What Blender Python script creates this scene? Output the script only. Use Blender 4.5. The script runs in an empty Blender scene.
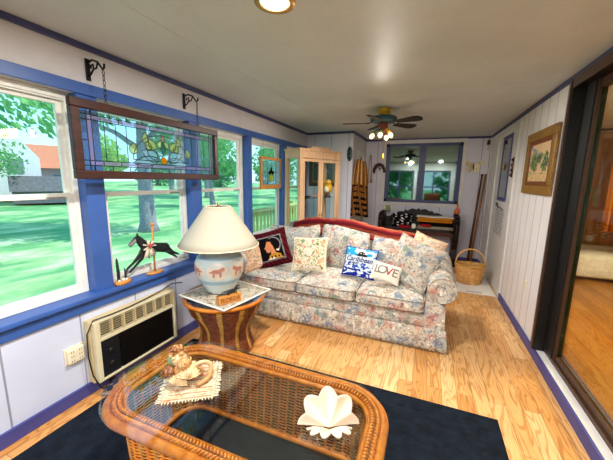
import bpy, bmesh, math, random
from mathutils import Vector, Matrix, noise
PI = math.pi
rnd = random.Random(7)
C = bpy.context.scene
COL = C.collection

# ------------------------------------------------------------------ camera
cam_d = bpy.data.cameras.new('camera'); cam_d.sensor_width = 36; cam_d.lens = 17.6
cam_d.clip_start = 0.02; cam_d.clip_end = 400
cam = bpy.data.objects.new('camera', cam_d); COL.objects.link(cam)
cam.matrix_world = Matrix(((.9267, -.0785, .3675, 0), (.3754, .1477, -.915, 0), (.0176, .9859, .1663, 1.493), (0, 0, 0, 1)))
C.camera = cam

# ------------------------------------------------------------------ world, sun, exposure
w = bpy.data.worlds.new('world'); C.world = w; w.use_nodes = True
nt = w.node_tree; bg = nt.nodes['Background']
tcw = nt.nodes.new('ShaderNodeTexCoord'); spw = nt.nodes.new('ShaderNodeSeparateXYZ'); rw_ = nt.nodes.new('ShaderNodeValToRGB')
nt.links.new(tcw.outputs['Generated'], spw.inputs[0]); nt.links.new(spw.outputs[2], rw_.inputs[0]); nt.links.new(rw_.outputs[0], bg.inputs[0])
e = rw_.color_ramp.elements; e[0].position = 0.0; e[0].color = (.62, .86, 1, 1); e[1].position = .9; e[1].color = (.22, .5, .95, 1)
e.new(.25).color = (.25, .68, 1, 1)
bg.inputs[1].default_value = 0.75
sun_d = bpy.data.lights.new('sun', 'SUN'); sun_d.energy = 2.1; sun_d.angle = math.radians(.6); sun_d.color = (1, .95, .84)
sun = bpy.data.objects.new('sun', sun_d); COL.objects.link(sun)
sun.rotation_euler = Vector((-.62, -.35, -.95)).to_track_quat('-Z', 'Y').to_euler()

def area(name, loc, target, size, power, color, size_y=None):
    d = bpy.data.lights.new(name, 'AREA'); d.energy = power; d.color = color; d.size = size
    if size_y: d.shape = 'RECTANGLE'; d.size_y = size_y
    o = bpy.data.objects.new(name, d); COL.objects.link(o); o.location = loc
    o.rotation_euler = (Vector(target) - Vector(loc)).to_track_quat('-Z', 'Y').to_euler()
    return o
# the next room's ceiling lamp
area('next_room_light', (2.6, 3.4, 2.25), (2.4, 3.6, 0), 1.2, 55, (1, .72, .42), 1.2)
C.view_settings.view_transform = 'Standard'; C.view_settings.look = 'None'
C.view_settings.gamma = 1; C.view_settings.use_curve_mapping = False
C.view_settings.exposure = 1.36

# ------------------------------------------------------------------ materials
def lin(c):
    return tuple((x / 12.92 if x <= .04045 else ((x + .055) / 1.055) ** 2.4) for x in c)
def hexc(h):
    return lin(tuple(int(h[i:i + 2], 16) / 255 for i in (0, 2, 4))) + (1,)
class N:
    def __init__(s, name):
        s.m = bpy.data.materials.new(name); s.m.use_nodes = True; s.t = s.m.node_tree
        s.b = s.t.nodes['Principled BSDF']; s.out = s.t.nodes['Material Output']
    def n(s, typ, **kw):
        x = s.t.nodes.new('ShaderNode' + typ)
        for k, v in kw.items(): setattr(x, k, v)
        return x
    def l(s, a, b): s.t.links.new(a, b)
    def coord(s, scale=(1, 1, 1), rot=(0, 0, 0), out='Object'):
        tc = s.n('TexCoord'); mp = s.n('Mapping'); s.l(tc.outputs[out], mp.inputs[0])
        mp.inputs['Scale'].default_value = scale; mp.inputs['Rotation'].default_value = rot
        return mp.outputs[0]
    def noise(s, vec, scale, detail=3, rough=.5, dist=0):
        x = s.n('TexNoise'); s.l(vec, x.inputs['Vector']); x.inputs['Scale'].default_value = scale
        x.inputs['Detail'].default_value = detail; x.inputs['Roughness'].default_value = rough
        x.inputs['Distortion'].default_value = dist
        return x
    def ramp(s, fac, stops, interp='LINEAR'):
        r = s.n('ValToRGB'); r.color_ramp.interpolation = interp; e = r.color_ramp.elements
        while len(e) < len(stops): e.new(.5)
        for k, (p, c) in enumerate(stops): e[k].position = p; e[k].color = hexc(c) if isinstance(c, str) else c
        s.l(fac, r.inputs[0]); return r.outputs[0]
    def mix(s, fac, a, b, mode='MIX'):
        x = s.n('Mix', data_type='RGBA', blend_type=mode)
        for i, v in ((0, fac), (6, a), (7, b)):
            if hasattr(v, 'links') or isinstance(v, bpy.types.NodeSocket): s.l(v, x.inputs[i])
            else: x.inputs[i].default_value = hexc(v) if isinstance(v, str) else v
        return x.outputs[2]
    def math(s, op, a, b=None):
        x = s.n('Math', operation=op)
        for i, v in ((0, a), (1, b)):
            if v is None: continue
            if isinstance(v, bpy.types.NodeSocket): s.l(v, x.inputs[i])
            else: x.inputs[i].default_value = v
        return x.outputs[0]
    def base(s, v):
        if isinstance(v, bpy.types.NodeSocket): s.l(v, s.b.inputs['Base Color'])
        else: s.b.inputs['Base Color'].default_value = hexc(v) if isinstance(v, str) else v
    def set(s, **kw):
        for k, v in kw.items(): s.b.inputs[k.replace('_', ' ')].default_value = v
    def bump(s, h, strength=.3, dist=.01):
        x = s.n('Bump'); x.inputs['Strength'].default_value = strength; x.inputs['Distance'].default_value = dist
        s.l(h, x.inputs['Height']); s.l(x.outputs[0], s.b.inputs['Normal'])
M = {}
def plain(name, col, rough=.5, metal=0, var=.06, vscale=8, bump=0, spec=.5):
    n = N(name); v = n.coord()
    no = n.noise(v, vscale, 4)
    c = hexc(col)
    hi = tuple(min(1, x * (1 + var)) for x in c[:3]) + (1,); lo = tuple(x * (1 - var) for x in c[:3]) + (1,)
    n.base(n.ramp(no.outputs[0], [(.3, lo), (.7, hi)]))
    n.set(Roughness=rough, Metallic=metal); n.b.inputs['Specular IOR Level'].default_value = spec
    if bump: n.bump(n.noise(v, vscale * 12, 3).outputs[0], bump, .004)
    M[name] = n.m; return n.m
def fabric(name, col, var=.12, scale=30): return plain(name, col, .95, 0, var, scale, .5, .1)
def emis(name, col, strength):
    n = N(name); n.base(col); n.b.inputs['Emission Color'].default_value = hexc(col); n.b.inputs['Emission Strength'].default_value = strength
    M[name] = n.m; return n.m
def wood(name, a, b, scale=6, axis=(1, 1, .12), rough=.4, spec=.4):
    n = N(name); v = n.coord(scale=tuple(scale * k for k in axis))
    no = n.noise(v, 3, 5, .6, 1.5); n.base(n.ramp(no.outputs[0], [(.3, a), (.7, b)]))
    n.set(Roughness=rough); n.b.inputs['Specular IOR Level'].default_value = spec
    n.bump(no.outputs[0], .12, .003); M[name] = n.m; return n.m
def glass(name, tint=(1, 1, 1, 1), ior=1.45, rough=0.0):
    n = N(name); n.t.nodes.remove(n.b)
    tr = n.n('BsdfTransparent'); tr.inputs[0].default_value = tint
    gl = n.n('BsdfGlossy'); gl.inputs['Roughness'].default_value = rough
    lw_ = n.n('LayerWeight'); lw_.inputs[0].default_value = .5; f0 = ((ior - 1) / (ior + 1)) ** 2
    sch = n.math('ADD', n.math('MULTIPLY', n.math('POWER', lw_.outputs['Facing'], 5.0), 1 - f0), f0)
    mx = n.n('MixShader'); n.l(sch, mx.inputs[0]); n.l(tr.outputs[0], mx.inputs[1]); n.l(gl.outputs[0], mx.inputs[2])
    n.l(mx.outputs[0], n.out.inputs[0]); M[name] = n.m; return n.m
def stained(name, col, opac=.45):
    n = N(name); n.t.nodes.remove(n.b)
    tr = n.n('BsdfTransparent'); tr.inputs[0].default_value = tuple(x ** .5 for x in hexc(col)[:3]) + (1,)
    df = n.n('BsdfDiffuse'); df.inputs[0].default_value = hexc(col)
    tl = n.n('BsdfTranslucent'); tl.inputs[0].default_value = hexc(col)
    a = n.n('MixShader'); n.l(df.outputs[0], a.inputs[1]); n.l(tl.outputs[0], a.inputs[2]); a.inputs[0].default_value = .7
    b = n.n('MixShader'); b.inputs[0].default_value = opac; n.l(tr.outputs[0], b.inputs[1]); n.l(a.outputs[0], b.inputs[2])
    n.l(b.outputs[0], n.out.inputs[0]); M[name] = n.m; return n.m

def floor_mat(name, cols, width=.1, length=1.1, rot=True, dark='5a2d08'):
    n = N(name)
    tc = n.n('TexCoord'); sp = n.n('SeparateXYZ'); n.l(tc.outputs['Object'], sp.inputs[0])
    cb = n.n('CombineXYZ'); n.l(sp.outputs[1], cb.inputs[0]); n.l(sp.outputs[0], cb.inputs[1])
    br = n.n('TexBrick'); n.l(cb.outputs[0], br.inputs['Vector'])
    br.offset = .37; br.offset_frequency = 2; br.squash = 1
    br.inputs['Color1'].default_value = (0, 0, 0, 1); br.inputs['Color2'].default_value = (1, 1, 1, 1)
    br.inputs['Mortar'].default_value = (.5, .5, .5, 1); br.inputs['Scale'].default_value = 1
    br.inputs['Mortar Size'].default_value = .0016; br.inputs['Mortar Smooth'].default_value = .2
    br.inputs['Brick Width'].default_value = length; br.inputs['Row Height'].default_value = width
    rowv = n.math('FLOOR', n.math('DIVIDE', sp.outputs[0], width))
    # per board offset so that the grain breaks at each board
    off = n.n('CombineXYZ'); n.l(n.math('MULTIPLY', rowv, 3.7), off.inputs[2])
    n.l(n.math('MULTIPLY', br.outputs[0], 2.3), off.inputs[1])
    add = n.n('VectorMath', operation='ADD')
    mp = n.n('Mapping'); n.l(tc.outputs['Object'], mp.inputs[0]); mp.inputs['Scale'].default_value = (9, 1.1, 1)
    n.l(mp.outputs[0], add.inputs[0]); n.l(off.outputs[0], add.inputs[1])
    g = n.noise(add.outputs[0], 1.1, 2, .5, .4)
    rings = n.math('SINE', n.math('MULTIPLY', g.outputs[0], 75))
    mp2 = n.n('Mapping'); n.l(tc.outputs['Object'], mp2.inputs[0]); mp2.inputs['Scale'].default_value = (160, 5, 1)
    f = n.noise(mp2.outputs[0], 1, 3, .6)
    basec = n.ramp(br.outputs[0], [(0, cols[0]), (.5, cols[1]), (1, cols[2])])
    grain = n.ramp(rings, [(0.3, (1, 1, 1, 1)), (.95, (.58, .42, .28, 1))])
    c = n.mix(.68, basec, grain, 'MULTIPLY')
    fine = n.ramp(f.outputs[0], [(.35, (.78, .72, .66, 1)), (.6, (1, 1, 1, 1))])
    c = n.mix(.7, c, fine, 'MULTIPLY')
    c = n.mix(n.math('MULTIPLY', br.outputs['Fac'], .75), c, dark)
    n.base(c); n.set(Roughness=.33); n.b.inputs['Specular IOR Level'].default_value = .4
    n.bump(n.math('ADD', n.math('MULTIPLY', br.outputs['Fac'], -1), n.math('MULTIPLY', f.outputs[0], .15)), .25, .002)
    M[name] = n.m
floor_mat('oak_floor', ['d09452', 'e5b070', 'efc48c'])
floor_mat('next_floor', ['9a6426', 'b87a30', 'c08a42'], .14, 1.6)

def panel_mat(name, col, axis, period, groove='8c90a0', gw=.010):
    n = N(name); v = n.coord(); no = n.noise(v, 5, 4)
    sp = n.n('SeparateXYZ'); n.l(v, sp.inputs[0])
    fr = n.math('FRACT', n.math('DIVIDE', n.math('ADD', sp.outputs[axis], 10.0), period))
    g = n.math('LESS_THAN', n.math('ABSOLUTE', n.math('SUBTRACT', fr, .5)), gw / period / 2)
    c = hexc(col); a = n.ramp(no.outputs[0], [(.3, tuple(x * .93 for x in c[:3]) + (1,)), (.7, c)])
    n.base(n.mix(g, a, groove)); n.set(Roughness=.55)
    n.bump(n.math('ADD', n.math('MULTIPLY', g, -1), n.math('MULTIPLY', n.noise(v, 60, 3).outputs[0], .08)), .5, .006)
    M[name] = n.m
panel_mat('left_paint', 'ccd3ea', 1, .406)
panel_mat('right_paint', 'ece6e6', 1, .203)
panel_mat('back_paint', 'd8d5e2', 0, .305)
plain('upper_paint', 'c9c6c8', .7, 0, .05, 6, .15)
def ceiling_mat():
    n = N('ceiling_paint'); v = n.coord(); a = n.noise(v, 1.2, 5, .6); b = n.noise(v, 26, 4, .6)
    c = n.ramp(a.outputs[0], [(.3, 'c2c7c4'), (.7, 'd6dad7')])
    n.base(n.mix(n.math('MULTIPLY', b.outputs[0], 0.2), c, 'a09c98')); n.set(Roughness=.42)
    n.b.inputs['Specular IOR Level'].default_value = .25; n.bump(b.outputs[0], .12, .006); M['ceiling_paint'] = n.m
ceiling_mat()
plain('blue_paint', '33589e', .4, 0, .08, 6)
plain('blue_trim', '3f4486', .45, 0, .08, 6)
plain('dark_blue_trim', '3a3f6c', .45, 0, .1, 6)
plain('white_vinyl', 'e4e4dc', .4)
plain('white_trim', 'd8d5d2', .5)
plain('bronze', '14100e', .4, .2)
plain('bronze_edge', '4a3020', .4, .2)
plain('black', '0c0b0c', .5)
plain('black_iron', '141214', .45, .5)
plain('black_plastic', '15161c', .4)
glass('window_glass', (.95, 1, .98, 1)); glass('door_glass', (.9, .96, .9, 1), 1.5)
glass('table_glass', (.92, .96, .93, 1), 1.9); glass('cabinet_glass', (.97, .99, .98, 1), 1.3)
glass('glass_edge', (.35, .7, .5, 1), 1.6)
def mirror():
    n = N('mirror_glass'); n.base('7e908a'); n.set(Metallic=1, Roughness=.03); M['mirror_glass'] = n.m
mirror()
wood('dark_wood', '2a120a', '5a2a18', 8); wood('frame_wood', '200c08', '401a10', 8, (1, .12, 1))
wood('pine', 'cc9e74', 'e2c09a', 5); wood('light_oak', 'b8722f', 'd69a52', 7); wood('pole_wood', '7c4a22', 'b07838', 7)
wood('dark_pole', '3a1c10', '6a3418', 7); wood('carved_wood', '0c0605', '22110c', 10)
wood('gold_frame', '6a4414', 'a67a2a', 12, (1, 1, 1), .35); wood('frame_liner', '5a2a12', '8c4c1e', 9)
plain('gold', 'c79a48', .35, .7); plain('wing_gilt', 'd2c092', .4, .2, .35, 30); plain('cream_plastic', 'd9cfae', .45); plain('beige_metal', 'cbb88c', .45)
plain('outlet_ivory', 'e6dcc0', .4)
def wicker(name, a, b, s=1):
    n = N(name); v = n.coord(); no = n.noise(v, 22 * s, 4, .6); n.base(n.ramp(no.outputs[0], [(.3, a), (.7, b)]))
    n.set(Roughness=.42); M[name] = n.m
wicker('rattan', 'b25a10', 'de8426'); wicker('rattan_dark', '552610', '96582a'); wicker('rattan_weave', '8c5420', 'cc9044')
wicker('rattan_red', '5c2416', '964a20'); wicker('rattan_gold', 'b07a28', 'd8a850'); wicker('basket_weave', 'c48844', 'eab870')
# sofa floral
def floral(name, base='e6d9c2', sc=1.0, cols=('e8dcc6', 'c9c2b0', '8fa0b4', 'b9a48c', 'd8a48c', 'efe6d4', '9fae98', 'c98a86', 'dfcdb4')):
    n = N(name); v0 = n.coord(); wob = n.noise(v0, 9 * sc, 2)
    va = n.n('VectorMath', operation='SCALE'); n.l(wob.outputs['Color'], va.inputs[0]); va.inputs['Scale'].default_value = .09 / sc
    vv = n.n('VectorMath', operation='ADD'); n.l(v0, vv.inputs[0]); n.l(va.outputs[0], vv.inputs[1])
    def cells(scale, stops):
        x = n.n('TexVoronoi'); n.l(vv.outputs[0], x.inputs['Vector']); x.inputs['Scale'].default_value = scale * sc
        r = n.n('SeparateColor'); n.l(x.outputs['Color'], r.inputs[0])
        return x, n.ramp(r.outputs[0], stops, 'CONSTANT')
    k = len(cols)
    x1, c1 = cells(13, [(i / k, cols[i]) for i in range(k)])
    x2, c2 = cells(34, [(0, base), (.3, '8496a6'), (.42, base), (.55, 'd3a58e'), (.66, 'f0e8d8'), (.8, '7f8c78'), (.88, 'b7746c'), (.94, base)])
    x3 = n.n('TexVoronoi', feature='DISTANCE_TO_EDGE'); n.l(vv.outputs[0], x3.inputs['Vector']); x3.inputs['Scale'].default_value = 24 * sc
    c = n.mix(n.ramp(x1.outputs['Distance'], [(.3, (.9, .9, .9, 1)), (.62, (.15, .15, .15, 1))]), base, c1)
    c = n.mix(n.math('MULTIPLY', n.math('LESS_THAN', x2.outputs['Distance'], .42), .72), c, c2)
    no3 = n.noise(vv.outputs[0], 58 * sc, 3, .6)
    c = n.mix(n.math('MULTIPLY', n.math('LESS_THAN', x3.outputs['Distance'], .03), .28), c, '5f5a58')
    c = n.mix(n.ramp(no3.outputs[0], [(.53, (0, 0, 0, 1)), (.65, (.75, .75, .75, 1))]), c, '53555e')
    wm = n.noise(v0, 3.2, 2); c = n.mix(n.ramp(wm.outputs[0], [(.45, (0, 0, 0, 1)), (.7, (.35, .35, .35, 1))]), c, n.mix(1.0, c, (1, .8, .62, 1), 'MULTIPLY'))
    n.base(c); n.set(Roughness=.9); n.b.inputs['Specular IOR Level'].default_value = .15
    n.bump(n.noise(v0, 260, 2).outputs[0], .25, .002); M[name] = n.m
FC = ('d4c8b4', 'aaa69c', '70829a', 'a8988a', 'c89a86', 'd8d0c2', '7e8e80', 'b0706c', 'bfb4a2', '8998a4')
floral('floral_fabric', 'cbc5b8', .86, FC); floral('floral_pillow_fabric', 'cbc5b6', .8, FC)
floral('peach_floral', 'e6c3a0', 1.2, ('e6c09a', 'd89c70', 'efd8b8', 'b89078', 'e0b088', 'c87c60', 'f0dcc0', 'cfa080', 'e8caa8'))
floral('doily_lace', 'b8ae98', 2.2, ('b8ae9a', '867c6c', 'c2baa8', '5c5448', 'a89e8a', '746a5a', 'bcb4a2', '948a78', '665e50'))
def rug_mat():
    n = N('navy_rug'); v = n.coord(); a = n.noise(v, 14, 4, .6); wv = n.n('TexWave'); n.l(v, wv.inputs['Vector'])
    wv.bands_direction = 'Y'; wv.inputs['Scale'].default_value = 14; wv.inputs['Distortion'].default_value = 5; wv.inputs['Detail'].default_value = 2; wv.inputs['Detail Scale'].default_value = 1.2
    n.base(n.ramp(a.outputs[0], [(.3, '0a1018'), (.75, '182230')])); n.set(Roughness=.95); n.b.inputs['Specular IOR Level'].default_value = .15
    n.bump(n.math('ADD', n.math('MULTIPLY', wv.outputs['Fac'], .35), n.noise(v, 220, 2).outputs[0]), .55, .006); M['navy_rug'] = n.m
rug_mat()
def throw_mat():
    n = N('throw_fabric'); tc = n.n('TexCoord'); sp = n.n('SeparateXYZ'); n.l(tc.outputs['UV'], sp.inputs[0])
    no = n.noise(n.coord(), 14, 3)
    f = n.math('FRACT', n.math('ADD', n.math('MULTIPLY', sp.outputs[1], 3.0), n.math('MULTIPLY', no.outputs[0], .12)))
    c = n.ramp(f, [(0, '541018'), (.22, '741c22'), (.3, '94482c'), (.42, '842c26'), (.55, 'a86c50'), (.62, '6c1820'), (.78, '8c3e26'), (.9, '561219')])
    n.base(c); n.set(Roughness=.95); n.b.inputs['Specular IOR Level'].default_value = .1
    n.bump(n.noise(n.coord(), 150, 2).outputs[0], .5, .003); M['throw_fabric'] = n.m
throw_mat()
for k, c in dict(burgundy='5a0f1c', maroon_dark='2c0a10', stitch_black='100a0c', skin='d88a5c', hair_black='0d0a0a', mustard='c8922c', dusty_grey='8f8a8c', cream='efe4c8', ivory='e8e0d0', sage='93a06c',
                 moss='6f7f48', rose='d98a70', peach='eab488', tan='c8a468', white_cloth='ece9e4', sea_blue='2a55b8', deep_blue='1c2f9a', cyan='2fa8dc', sky_white='dfe8f0', navy_ink='1e2470', palm='2a2a26',
                 letter_grey='8a7e74', letter_red='b4404a', orange='c8551c', orange_blanket='c57a1e', red_cloth='a01c20', brown_cloth='8a5a2a', brown_leather='5a3420', black_cloth='121012', pink='e2b0a4').items(): fabric(k, c)
plain('ceramic', 'cfdcde', .3, 0, .08, 10); plain('ceramic_cream', 'e9dcc8', .35); plain('ceramic_pink', 'c9897a', .4); plain('ceramic_blue', '9fbfd0', .3)
def shade_mat():
    n = N('lamp_shade_linen'); n.base('b8b09e'); n.set(Roughness=.9)
    n.b.inputs['Specular IOR Level'].default_value = .1
    n.bump(n.noise(n.coord(), 120, 3).outputs[0], .2, .003); M['lamp_shade_linen'] = n.m
shade_mat()
plain('brass', 'b08a44', .3, .9); plain('clam', 'cbbaa4', .5, 0, .06, 12, .3); plain('clam_inner', 'cfb79e', .4)
plain('shell_tan', 'a87a48', .35, 0, .3, 30); plain('shell_cream', 'c2a478', .35, 0, .25, 30); plain('shell_brown', '7c4c28', .35, 0, .3, 30); plain('sea_glass', '7c9068', .25)
plain('yellow_enamel', 'd8a61c', .35); plain('teal_enamel', '1e4a58', .35); plain('red_enamel', '8c3a24', .4); plain('green_enamel', '2e5a44', .4)
plain('blade', '1a1716', .6); plain('paper', 'e8e6e2', .7); plain('pencil', '77727e', .8); plain('terracotta_orange', 'd8601c', .4)
plain('yellow_figure', 'e0a418', .4); plain('cactus_dark', '16201a', .6); plain('ornament_black', '15181a', .5); plain('ribbon', 'd8ccb4', .7); plain('red_flower', 'b83a3c', .6)
plain('alligator_black', '16161a', .35); plain('carve', '7a4212', .6); plain('aqua_plaque', '2c4a48', .4); plain('rope', 'b89c74', .8); plain('mat_white', 'e6e0d6', .9, 0, .06, 40, .5)
plain('bell_brown', '4a2414', .4, .2); plain('sunset_canvas', 'd8b488', .7); plain('tree_canvas', '3c4a34', .7); plain('sand_canvas', 'd8ac7c', .7); plain('grey_canvas', '7c8a90', .6); plain('dark_canvas', '1f3c46', .6)
emis('bulb_warm', 'ffd9a0', 3); emis('can_glow', 'ffd090', 2.2)
glass('lamp_glass', (1, .95, .85, 1), 1.4)
# outdoor
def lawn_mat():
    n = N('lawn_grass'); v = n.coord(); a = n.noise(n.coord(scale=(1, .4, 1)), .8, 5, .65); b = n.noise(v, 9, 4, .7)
    c = n.ramp(a.outputs[0], [(.34, '4c8c5c'), (.48, '72ac74'), (.57, 'aacc90'), (.66, 'e0e4b8')])  # pale stops paint dappled sunlight into the grass colour
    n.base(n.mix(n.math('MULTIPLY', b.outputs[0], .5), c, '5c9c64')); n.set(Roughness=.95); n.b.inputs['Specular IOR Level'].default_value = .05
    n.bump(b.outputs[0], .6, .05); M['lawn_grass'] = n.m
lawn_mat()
def leaf(name, a, b):
    n = N(name); no = n.noise(n.coord(), 1.3, 3); c = n.ramp(no.outputs[0], [(.3, a), (.7, b)]); n.base(c); n.set(Roughness=.6)
    n.b.inputs['Specular IOR Level'].default_value = .2
    tl = n.n('BsdfTranslucent'); n.l(c, tl.inputs[0]); mx = n.n('MixShader'); mx.inputs[0].default_value = .45
    n.l(n.b.outputs[0], mx.inputs[1]); n.l(tl.outputs[0], mx.inputs[2]); n.l(mx.outputs[0], n.out.inputs[0]); M[name] = n.m
leaf('leaf_mid', '4c9a60', '98cc84'); leaf('leaf_dark', '3c8c60', '84bc80'); leaf('leaf_lime', '8ac04a', 'd0e868')
plain('bark', '8c8690', .9, 0, .3, 12, .6); plain('deck_wood', 'c8cc7c', .7, 0, .1, 8); plain('siding', 'd8b8b4', .7); plain('gable_white', 'ece4e4', .7); plain('shingle', '6f6a72', .9, 0, .2, 6); plain('roof_orange', 'c47a5a', .9)
stained('st_clear', 'cfe6f0', .16); stained('st_blue', 'd8eef8', .07); stained('st_purple', 'd4c4e4', .35); stained('st_green', 'e2eaac', .35); stained('st_teal', '4f9a94', .6)
stained('st_amber', 'f0a818', .8); stained('st_pink', 'dca090', .7); stained('st_pale', 'eef6fc', .3); stained('st_yellow', 'e6d020', .75); stained('st_brown', '3a2018', .9)
plain('lead', '2c2a30', .5, .6)

# ------------------------------------------------------------------ mesh helpers
def B(): return bmesh.new()
def box(bm, lo, hi, mi=0, mat=None):
    vs = [bm.verts.new((x, y, z)) for x in (lo[0], hi[0]) for y in (lo[1], hi[1]) for z in (lo[2], hi[2])]
    if mat is not None:
        for v in vs: v.co = mat @ v.co
    for q in ((0, 1, 3, 2), (4, 6, 7, 5), (0, 4, 5, 1), (2, 3, 7, 6), (0, 2, 6, 4), (1, 5, 7, 3)):
        f = bm.faces.new([vs[i] for i in q]); f.material_index = mi
    return vs
def tube(bm, pts, r, seg=8, closed=False, mi=0, caps=True, flat=1.0, up=None):
    pts = [Vector(p) for p in pts]; n = len(pts); rr = r if isinstance(r, (list, tuple)) else [r] * n
    rings = []; u = None
    for i, p in enumerate(pts):
        a = pts[i - 1] if (i > 0 or closed) else p; b = pts[(i + 1) % n] if (i < n - 1 or closed) else p
        t = (b - a)
        if t.length < 1e-9: t = Vector((0, 0, 1))
        t.normalize()
        if up is not None: u = Vector(up) - t * t.dot(Vector(up))
        elif u is None:
            u = Vector((0, 0, 1)) if abs(t.z) < .9 else Vector((1, 0, 0)); u = u - t * t.dot(u)
        else: u = u - t * t.dot(u)
        if u.length < 1e-6: u = t.orthogonal()
        u.normalize(); v = t.cross(u)
        rings.append([bm.verts.new(p + (u * math.cos(2 * PI * k / seg) * flat + v * math.sin(2 * PI * k / seg)) * rr[i]) for k in range(seg)])
    m = n if closed else n - 1
    for i in range(m):
        A, Bq = rings[i], rings[(i + 1) % n]
        for k in range(seg):
            f = bm.faces.new((A[k], A[(k + 1) % seg], Bq[(k + 1) % seg], Bq[k])); f.material_index = mi; f.smooth = True
    if caps and not closed:
        f = bm.faces.new(rings[0][::-1]); f.material_index = mi; f = bm.faces.new(rings[-1]); f.material_index = mi
def lathe(bm, prof, seg=24, c=(0, 0, 0), mi=0, sx=1, sy=1, cap=True, mat=None):
    rings = []
    for r, z in prof:
        ring = []
        for k in range(seg):
            a = 2 * PI * k / seg; p = Vector((c[0] + r * math.cos(a) * sx, c[1] + r * math.sin(a) * sy, c[2] + z))
            ring.append(bm.verts.new(mat @ p if mat is not None else p))
        rings.append(ring)
    for A, Bq in zip(rings, rings[1:]):
        for k in range(seg):
            f = bm.faces.new((A[k], A[(k + 1) % seg], Bq[(k + 1) % seg], Bq[k])); f.material_index = mi; f.smooth = True
    if cap:
        f = bm.faces.new(rings[0][::-1]); f.material_index = mi; f = bm.faces.new(rings[-1]); f.material_index = mi
def ball(bm, c, r, mi=0, seg=14, sz=1, sx=1, sy=1, mat=None):
    n = max(6, seg // 2)
    prof = [(max(1e-4, r * math.sin(PI * i / n)), -r * sz * math.cos(PI * i / n)) for i in range(n + 1)]
    if mat is not None: lathe(bm, prof, seg, (0, 0, 0), mi, sx, sy, True, mat)
    else: lathe(bm, prof, seg, c, mi, sx, sy)
def prism(bm, poly, d, to3, mi=0):
    """poly 2d; to3(u, v, w) -> 3d; extruded w in [0, d]"""
    a = [bm.verts.new(to3(u, v, 0)) for u, v in poly]; b = [bm.verts.new(to3(u, v, d)) for u, v in poly]
    f = bm.faces.new(a[::-1]); f.material_index = mi; f = bm.faces.new(b); f.material_index = mi
    n = len(poly)
    for i in range(n):
        f = bm.faces.new((a[i], a[(i + 1) % n], b[(i + 1) % n], b[i])); f.material_index = mi
def grid(bm, nu, nv, fn, mi=0, closed_u=False, uv=False):
    """fn(u, v) in 0..1; mi an index or a function of the face centre"""
    V = [[bm.verts.new(fn(i / nu, j / nv)) for j in range(nv + 1)] for i in range(nu if closed_u else nu + 1)]
    L = bm.loops.layers.uv.verify() if uv else None
    for i in range(nu):
        for j in range(nv):
            i2 = (i + 1) % len(V); f = bm.faces.new((V[i][j], V[i2][j], V[i2][j + 1], V[i][j + 1]))
            f.material_index = mi((i + .5) / nu, (j + .5) / nv) if callable(mi) else mi; f.smooth = True
            if L:
                for lp, (a, b) in zip(f.loops, ((i, j), (i + 1, j), (i + 1, j + 1), (i, j + 1))): lp[L].uv = (a / nu, b / nv)
    return V
def rbox(bm, lo, hi, r, n=8, bulge=0, mi=0, mat=None, taper=None):
    h = [(hi[i] - lo[i]) / 2 for i in range(3)]; c = [(hi[i] + lo[i]) / 2 for i in range(3)]
    t = bmesh.new(); bmesh.ops.create_cube(t, size=2); bmesh.ops.subdivide_edges(t, edges=t.edges[:], cuts=n, use_grid_fill=True)
    mp = {}
    for v in t.verts:
        p = [v.co[i] for i in range(3)]
        # concentrate vertices near the edges
        p = [math.copysign(1 - (1 - abs(x)) ** 1.7, x) if abs(x) < 1 else x for x in p]
        q = [p[i] * h[i] for i in range(3)]; k = [max(-(h[i] - r), min(h[i] - r, q[i])) for i in range(3)]
        d = Vector([q[i] - k[i] for i in range(3)])
        if d.length > 1e-9: d = d.normalized() * r
        o = Vector(k) + d
        if bulge: o.z += bulge * (1 - p[0] ** 2) * (1 - p[1] ** 2) * (1 if p[2] > 0 else 0)
        o += Vector(c)
        if mat is not None: o = mat @ o
        mp[v.index] = bm.verts.new(o)
    for f in t.faces:
        g = bm.faces.new([mp[v.index] for v in f.verts]); g.material_index = mi; g.smooth = True
    t.free()
def obj(name, bm, mats, parent=None, bevel=0, smooth=False, loc=None, recalc=True):
    if recalc: bmesh.ops.recalc_face_normals(bm, faces=bm.faces[:])
    me = bpy.data.meshes.new(name); bm.to_mesh(me); bm.free()
    if not isinstance(mats, (list, tuple)): mats = [mats]
    for m in mats: me.materials.append(M[m])
    o = bpy.data.objects.new(name, me); COL.objects.link(o)
    if parent: o.parent = parent
    if loc: o.location = loc
    if smooth:
        for p in me.polygons: p.use_smooth = True
    if bevel:
        md = o.modifiers.new('bevel', 'BEVEL'); md.width = bevel; md.segments = 2; md.limit_method = 'ANGLE'
    return o
def tag(o, label, cat, group=None, kind=None):
    if label: o['label'] = label
    if cat: o['category'] = cat
    if group: o['group'] = group
    if kind: o['kind'] = kind
    return o
def thing(name, label, cat, loc=(0, 0, 0), rz=0, group=None):
    o = bpy.data.objects.new(name, None); COL.objects.link(o); o.location = loc; o.rotation_euler = (0, 0, rz); o.empty_display_size = .05
    return tag(o, label, cat, group)
def struct(name, bm, mats, parent=None, **k):
    o = obj(name, bm, mats, parent, **k)
    if not parent: o['kind'] = 'structure'
    return o
def dup(root, loc, rz=None, label=None, scale=None):
    r = root.copy(); COL.objects.link(r); r.location = loc
    if rz is not None: r.rotation_euler = (0, 0, rz)
    if scale: r.scale = scale
    if label: r['label'] = label
    for ch in list(root.children):
        c = ch.copy(); COL.objects.link(c); c.parent = r
        for g in ch.children:
            d = g.copy(); COL.objects.link(d); d.parent = c
    return r
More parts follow.
